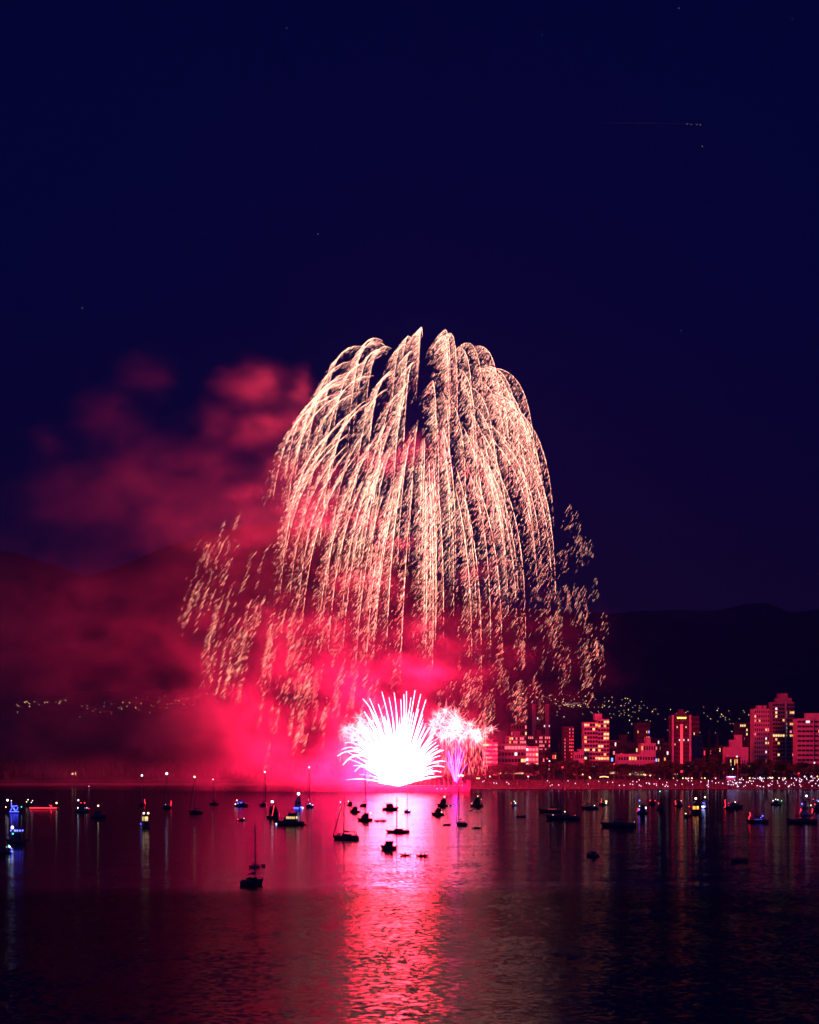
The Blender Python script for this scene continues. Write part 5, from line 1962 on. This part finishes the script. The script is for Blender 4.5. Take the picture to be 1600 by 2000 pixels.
def body_mesh(pose):
    """one continuous figure grown from a jointed skeleton; origin at the seat or the feet"""
    if pose == 'standing':
        J = {'pel': (0, 0, .95), 'chest': (.02, 0, 1.32), 'neck': (.02, 0, 1.50), 'head': (.05, 0, 1.66), 'crown': (.05, 0, 1.77),
             'ls': (.02, .19, 1.42), 'le': (.06, .25, 1.15), 'lh': (.20, .22, .95), 'lf': (.27, .21, .90), 'rs': (.02, -.19, 1.42), 're': (.08, -.25, 1.15), 'rh': (.26, -.18, 1.08), 'rf': (.34, -.16, 1.08),
             'lk': (.04, .11, .50), 'la': (0, .12, .08), 'lt': (.17, .13, .04), 'rk': (.04, -.11, .50), 'ra': (0, -.12, .08), 'rt': (.17, -.13, .04)}
    elif pose == 'paddling':
        J = {'pel': (0, 0, .12), 'chest': (.06, 0, .48), 'neck': (.09, 0, .66), 'head': (.13, 0, .80), 'crown': (.14, 0, .92),
             'ls': (.08, .20, .57), 'le': (.26, .34, .44), 'lh': (.44, .36, .52), 'lf': (.50, .36, .54), 'rs': (.08, -.20, .57), 're': (.26, -.32, .38), 'rh': (.42, -.36, .36), 'rf': (.48, -.37, .36),
             'lk': (.45, .13, .24), 'la': (.82, .10, .06), 'lt': (.90, .10, .16), 'rk': (.45, -.13, .24), 'ra': (.82, -.10, .06), 'rt': (.90, -.10, .16)}
    else:
        J = {'pel': (0, 0, .10), 'chest': (-.03, 0, .47), 'neck': (-.02, 0, .65), 'head': (.01, 0, .80), 'crown': (.01, 0, .92),
             'ls': (-.02, .19, .56), 'le': (.10, .25, .32), 'lh': (.33, .18, .24), 'lf': (.40, .16, .22), 'rs': (-.02, -.19, .56), 're': (.10, -.25, .32), 'rh': (.33, -.18, .24), 'rf': (.40, -.16, .22),
             'lk': (.44, .12, .14), 'la': (.46, .12, -.33), 'lt': (.63, .13, -.37), 'rk': (.44, -.12, .14), 'ra': (.46, -.12, -.33), 'rt': (.63, -.13, -.37)}
    R = {'pel': .15, 'chest': .17, 'neck': .065, 'head': .105, 'crown': .07, 'ls': .075, 'le': .052, 'lh': .042, 'lf': .035, 'rs': .075, 're': .052, 'rh': .042, 'rf': .035,
         'lk': .068, 'la': .05, 'lt': .04, 'rk': .068, 'ra': .05, 'rt': .04}
    E = [('pel', 'chest'), ('chest', 'neck'), ('neck', 'head'), ('head', 'crown'), ('chest', 'ls'), ('ls', 'le'), ('le', 'lh'), ('lh', 'lf'), ('chest', 'rs'), ('rs', 're'), ('re', 'rh'), ('rh', 'rf'),
         ('pel', 'lk'), ('lk', 'la'), ('la', 'lt'), ('pel', 'rk'), ('rk', 'ra'), ('ra', 'rt')]
    names = list(J)
    me = bpy.data.meshes.new('person_bones')
    me.from_pydata([J[k] for k in names], [(names.index(a), names.index(b)) for a, b in E], [])
    o = bpy.data.objects.new('person_bones', me)
    COL.objects.link(o)
    o.modifiers.new('skin', 'SKIN')
    sv = me.skin_vertices[0].data
    for i, k in enumerate(names):
        sv[i].radius = (R[k], R[k])
        sv[i].use_root = k == 'pel'
    ss = o.modifiers.new('smooth', 'SUBSURF')
    ss.levels = ss.render_levels = 1
    dg = bpy.context.evaluated_depsgraph_get()
    out = bpy.data.meshes.new_from_object(o.evaluated_get(dg))
    out.name = 'person'
    bpy.data.objects.remove(o)
    out.materials.clear()
    out.materials.append(M_coat)
    out.polygons.foreach_set('use_smooth', [True] * len(out.polygons))
    return out


BODY = {p: body_mesh(p) for p in ('standing', 'seated', 'paddling')}


def aboard(boat, x, y, z, pose, turn, label, s=1.0):
    root = boat[0] if isinstance(boat, tuple) else boat
    M = Matrix.Translation(root.location) @ Matrix.Rotation(root.rotation_euler.z, 4, 'Z')
    o = link('person', BODY[pose])
    o.matrix_world = M @ Matrix.Translation((x, y, z)) @ Matrix.Rotation(math.radians(turn), 4, 'Z') @ Matrix.Scale(s, 4)
    tag(o, label, 'person', 'people aboard the boats')
    return o


fb = S2[3]
L = S2[1]
aboard(S2, L * .10, .3, fb + .60, 'seated', 60, 'person sitting on the cabin roof by the mast of the sloop with crew')
aboard(S2, -L * .30, -.2, fb + .28, 'standing', 90, 'person standing in the stern of the sloop with crew')
aboard(S2, -L * .40, .3, fb + .30, 'seated', 70, 'person sitting at the stern rail of the sloop with crew')
aboard(S2, L * .33, -.1, fb + .22, 'seated', 80, 'person sitting furthest forward in the bow of the sloop with crew')
aboard(S2, L * .25, .3, fb + .22, 'seated', 100, 'person on the foredeck nearer the mast of the sloop with crew')
aboard(D0, D0[1] * .20, 0, .42, 'seated', 180, 'person sitting in the bow of the dinghy behind the nearest sloop')
aboard(D0, -D0[1] * .02, 0, .42, 'seated', 0, 'person sitting mid-boat in the dinghy behind the nearest sloop')
aboard(D0, -D0[1] * .28, 0, .42, 'seated', 0, 'person steering the dinghy behind the nearest sloop')
aboard(D6, -D6[1] * .25 + .1, 0, .63, 'seated', 60, 'person at the stern of the skiff tied behind the red cruiser')
aboard(D6, .4, .1, .63, 'seated', 90, 'person mid-boat in the skiff tied behind the red cruiser')
aboard(D6, D6[1] * .28, 0, .62, 'seated', 150, 'person in the bow of the skiff tied behind the red cruiser')
aboard(D3, -D3[1] * .25 + .1, 0, .63, 'seated', 0, 'helmsman sitting in the long low skiff right of the barge reflection')
aboard(D4, -.3, 0, .42, 'seated', 40, 'person sitting mid-boat in the dinghy with a red lamp')
aboard(D4, D4[1] * .22, 0, .42, 'seated', 150, 'person in the bow of the dinghy with a red lamp')
p1 = aboard(K1, -.1, 0, .16, 'paddling', 0, 'person paddling the single kayak')
p2 = aboard(K2, -K2[1] * .16, 0, .16, 'paddling', 0, 'person paddling in the rear seat of the double kayak', 1.1)
p3 = aboard(K2, K2[1] * .14, 0, .16, 'paddling', 0, 'person paddling in the front seat of the double kayak', 1.1)
p4 = aboard(K3, -K3[1] * .16, 0, .16, 'paddling', 0, 'person paddling in the rear of the canoe')
p5 = aboard(K3, K3[1] * .14, 0, .16, 'paddling', 0, 'person paddling in the front of the canoe')
aboard(M1, -M1[1] * .10, .3, M1[3] + (M1[4] - M1[3]) * .66, 'seated', 80, 'person sitting foremost on the roof of the cruiser with warm lit windows')
aboard(M1, -M1[1] * .16, -.2, M1[3] + (M1[4] - M1[3]) * .66, 'seated', 100, 'person sitting rearmost on the roof of the cruiser with warm lit windows')
aboard(M1, -M1[1] * .36, 0, M1[3] - .05, 'standing', 60, 'person standing on the aft deck of the cruiser with warm lit windows')
aboard(M12, -M12[1] * .30, 0, M12[3] - .05, 'standing', 30, 'person standing at the stern of the small dark runabout')


def paddle(p, label):
    q = MB()
    q.tube([(0, -1.05, .02), (0, 1.05, -.02)], .018, 5)
    o = thing('paddle', label, 'paddle', (0, 0, 0), 0, 'paddles held by the paddlers')
    o.matrix_world = p.matrix_world @ Matrix.Translation((.50, 0, .46)) @ Matrix.Rotation(math.radians(-14), 4, 'X')
    q.build('shaft', M_rope, o)
    for s in (-1, 1):
        b = MB()
        b.add([(-.02, s * 1.0, .03), (.02, s * 1.0, .03), (.02, s * 1.15, .12), (.02, s * 1.42, .10), (.02, s * 1.48, 0), (.02, s * 1.42, -.10), (.02, s * 1.15, -.10), (.02, s * 1.0, -.03),
               (-.02, s * 1.0, -.03), (-.02, s * 1.15, -.10), (-.02, s * 1.42, -.10), (-.02, s * 1.48, 0), (-.02, s * 1.42, .10), (-.02, s * 1.15, .12)],
              [(1, 2, 3, 4, 5, 6, 7), (0, 8, 9, 10, 11, 12, 13), (0, 1, 7, 8), (1, 0, 13, 2), (2, 13, 12, 3), (3, 12, 11, 4), (4, 11, 10, 5), (5, 10, 9, 6), (6, 9, 8, 7)])
        b.build('blade', M_motor, o)


for p, lab in ((p1, 'paddle held by the lone kayaker'), (p2, 'paddle held in the rear seat of the double kayak'), (p3, 'paddle held in the front seat of the double kayak'),
               (p4, 'paddle held in the rear of the canoe'), (p5, 'paddle held in the front of the canoe')):
    paddle(p, lab)

# ------------------------------------------------------------------ small buoys, aircraft, stars
def buoy(px, wy, k, label):
    p, d = on_water(px, wy)
    root = thing('buoy', label, 'buoy', p)
    MB().tube([(0, 0, -.4), (0, 0, .35), (0, 0, .5)], [.5, .5, .2], 8).tube([(0, 0, .5), (0, 0, 1.7)], .06, 5).build('float', M_maroon, root)
    o = link('lamp_glow', dot_mesh(LAMPS[k], .30), root)
    o.location = (0, 0, 1.9)


buoy(665, 1573, 'w', 'small buoy with a pale violet light left of the cruisers')
buoy(174, 1540, 'w', 'small buoy with a white light before the far seawall')


def aircraft():
    c = at(1355, 243, 5200)
    root = thing('airliner', 'tiny airliner with faint lights leading a thin pale light streak high in the sky', 'aircraft', c, math.radians(4))
    m = MB()
    m.tube([(-19, 0, .6), (-14, 0, .2), (-4, 0, 0), (12, 0, 0), (17, 0, -.2), (19, 0, -.6)], [.3, 1.5, 2, 2, 1.5, .2], 10)
    m.build('fuselage', M_navy, root, True)
    m = MB()
    for s in (-1, 1):
        m.add([(3, s * 1.5, -.8), (-2, s * 1.5, -.8), (-6, s * 17, .6), (-4, s * 17, .6), (3, s * 1.5, -.4), (-2, s * 1.5, -.4), (-6, s * 17, .75), (-4, s * 17, .75)],
              [(0, 1, 2, 3), (7, 6, 5, 4), (0, 3, 7, 4), (1, 0, 4, 5), (2, 1, 5, 6), (3, 2, 6, 7)])
    m.build('wing', M_navy, root)
    m = MB()
    m.add([(-14, -.15, 1.5), (-18.5, -.15, 1.5), (-20, -.1, 7), (-17.5, -.1, 7), (-14, .15, 1.5), (-18.5, .15, 1.5), (-20, .1, 7), (-17.5, .1, 7)],
          [(0, 1, 2, 3), (7, 6, 5, 4), (0, 3, 7, 4), (1, 0, 4, 5), (2, 1, 5, 6), (3, 2, 6, 7)])
    m.build('tail_fin', M_navy, root)
    w = MB()
    for k in range(26):
        w.box(-12 + k * .92, -11.6 + k * .92, -2.06, -1.9, .25, .75)
    w.build('cabin_window', glow('aircraft_cabin', (.10, .16, .45), .8), root)
    w = MB()
    w.tube([(-20, -6, 0), (-60, -6, -.5), (-150, -6, -1.5), (-235, -6, -2.5)], [.3, 1.0, 1.2, .3], 8)  # pale tube in place of the streak drawn by the aircraft's moving lights
    w.build('light_streak', mat('pale_streak', (.55, .57, .62), 1.0, 0, .4, .02), root)
    nav = glow('aircraft_light', (.6, .45, .7), .6)
    for x, z, r in ((17, -1, 1.1), (8, -1.2, .8), (-6, -1.2, .8), (-17, 0, 1.0)):
        o = link('navigation_light', dot_mesh(nav, r), root)
        o.location = (x, -1.5, z)


aircraft()
for px, py, w in ((161, 601, 1.25), (1330, 646, 1.3), (1372, 286, 1.1), (621, 457, 1.0), (1326, 16, .9), (560, 55, .8), (488, 402, .8), (1058, 68, .6), (443, 237, .7), (130, 216, .6), (605, 556, .6), (1547, 37, .7)):
    m_ = L_star2 if px == 1330 else L_star
    o = link('star', dot_mesh(m_, round(5.5 * w, 1), 6, 4))
    o.location = at(px, py, 26000)
    if px == 161:
        tag(o, 'brightest white star above the left edge of the smoke', 'star')
    elif px == 1330:
        tag(o, 'orange star low in the sky right of the dome', 'star')
    else:
        tag(o, 'faint white star high in the dark blue sky', 'star', 'faint stars in the dark blue sky')

# ------------------------------------------------------------------ air
HAZE = 9.0e-5


def make_haze():
    m = bpy.data.materials.new('night_air')
    m.use_nodes = True
    n = m.node_tree
    n.nodes.clear()
    o = n.nodes.new('ShaderNodeOutputMaterial')
    v = n.nodes.new('ShaderNodeVolumePrincipled')
    v.inputs['Color'].default_value = (.07, .20, .66, 1)
    v.inputs['Density'].default_value = HAZE
    n.links.new(v.outputs[0], o.inputs['Volume'])
    ob = MB().box(-12000, 12000, -400, 15000, -60, 3200).build('haze', m)
    tag(ob, kind='stuff')


if HAZE:
    make_haze()
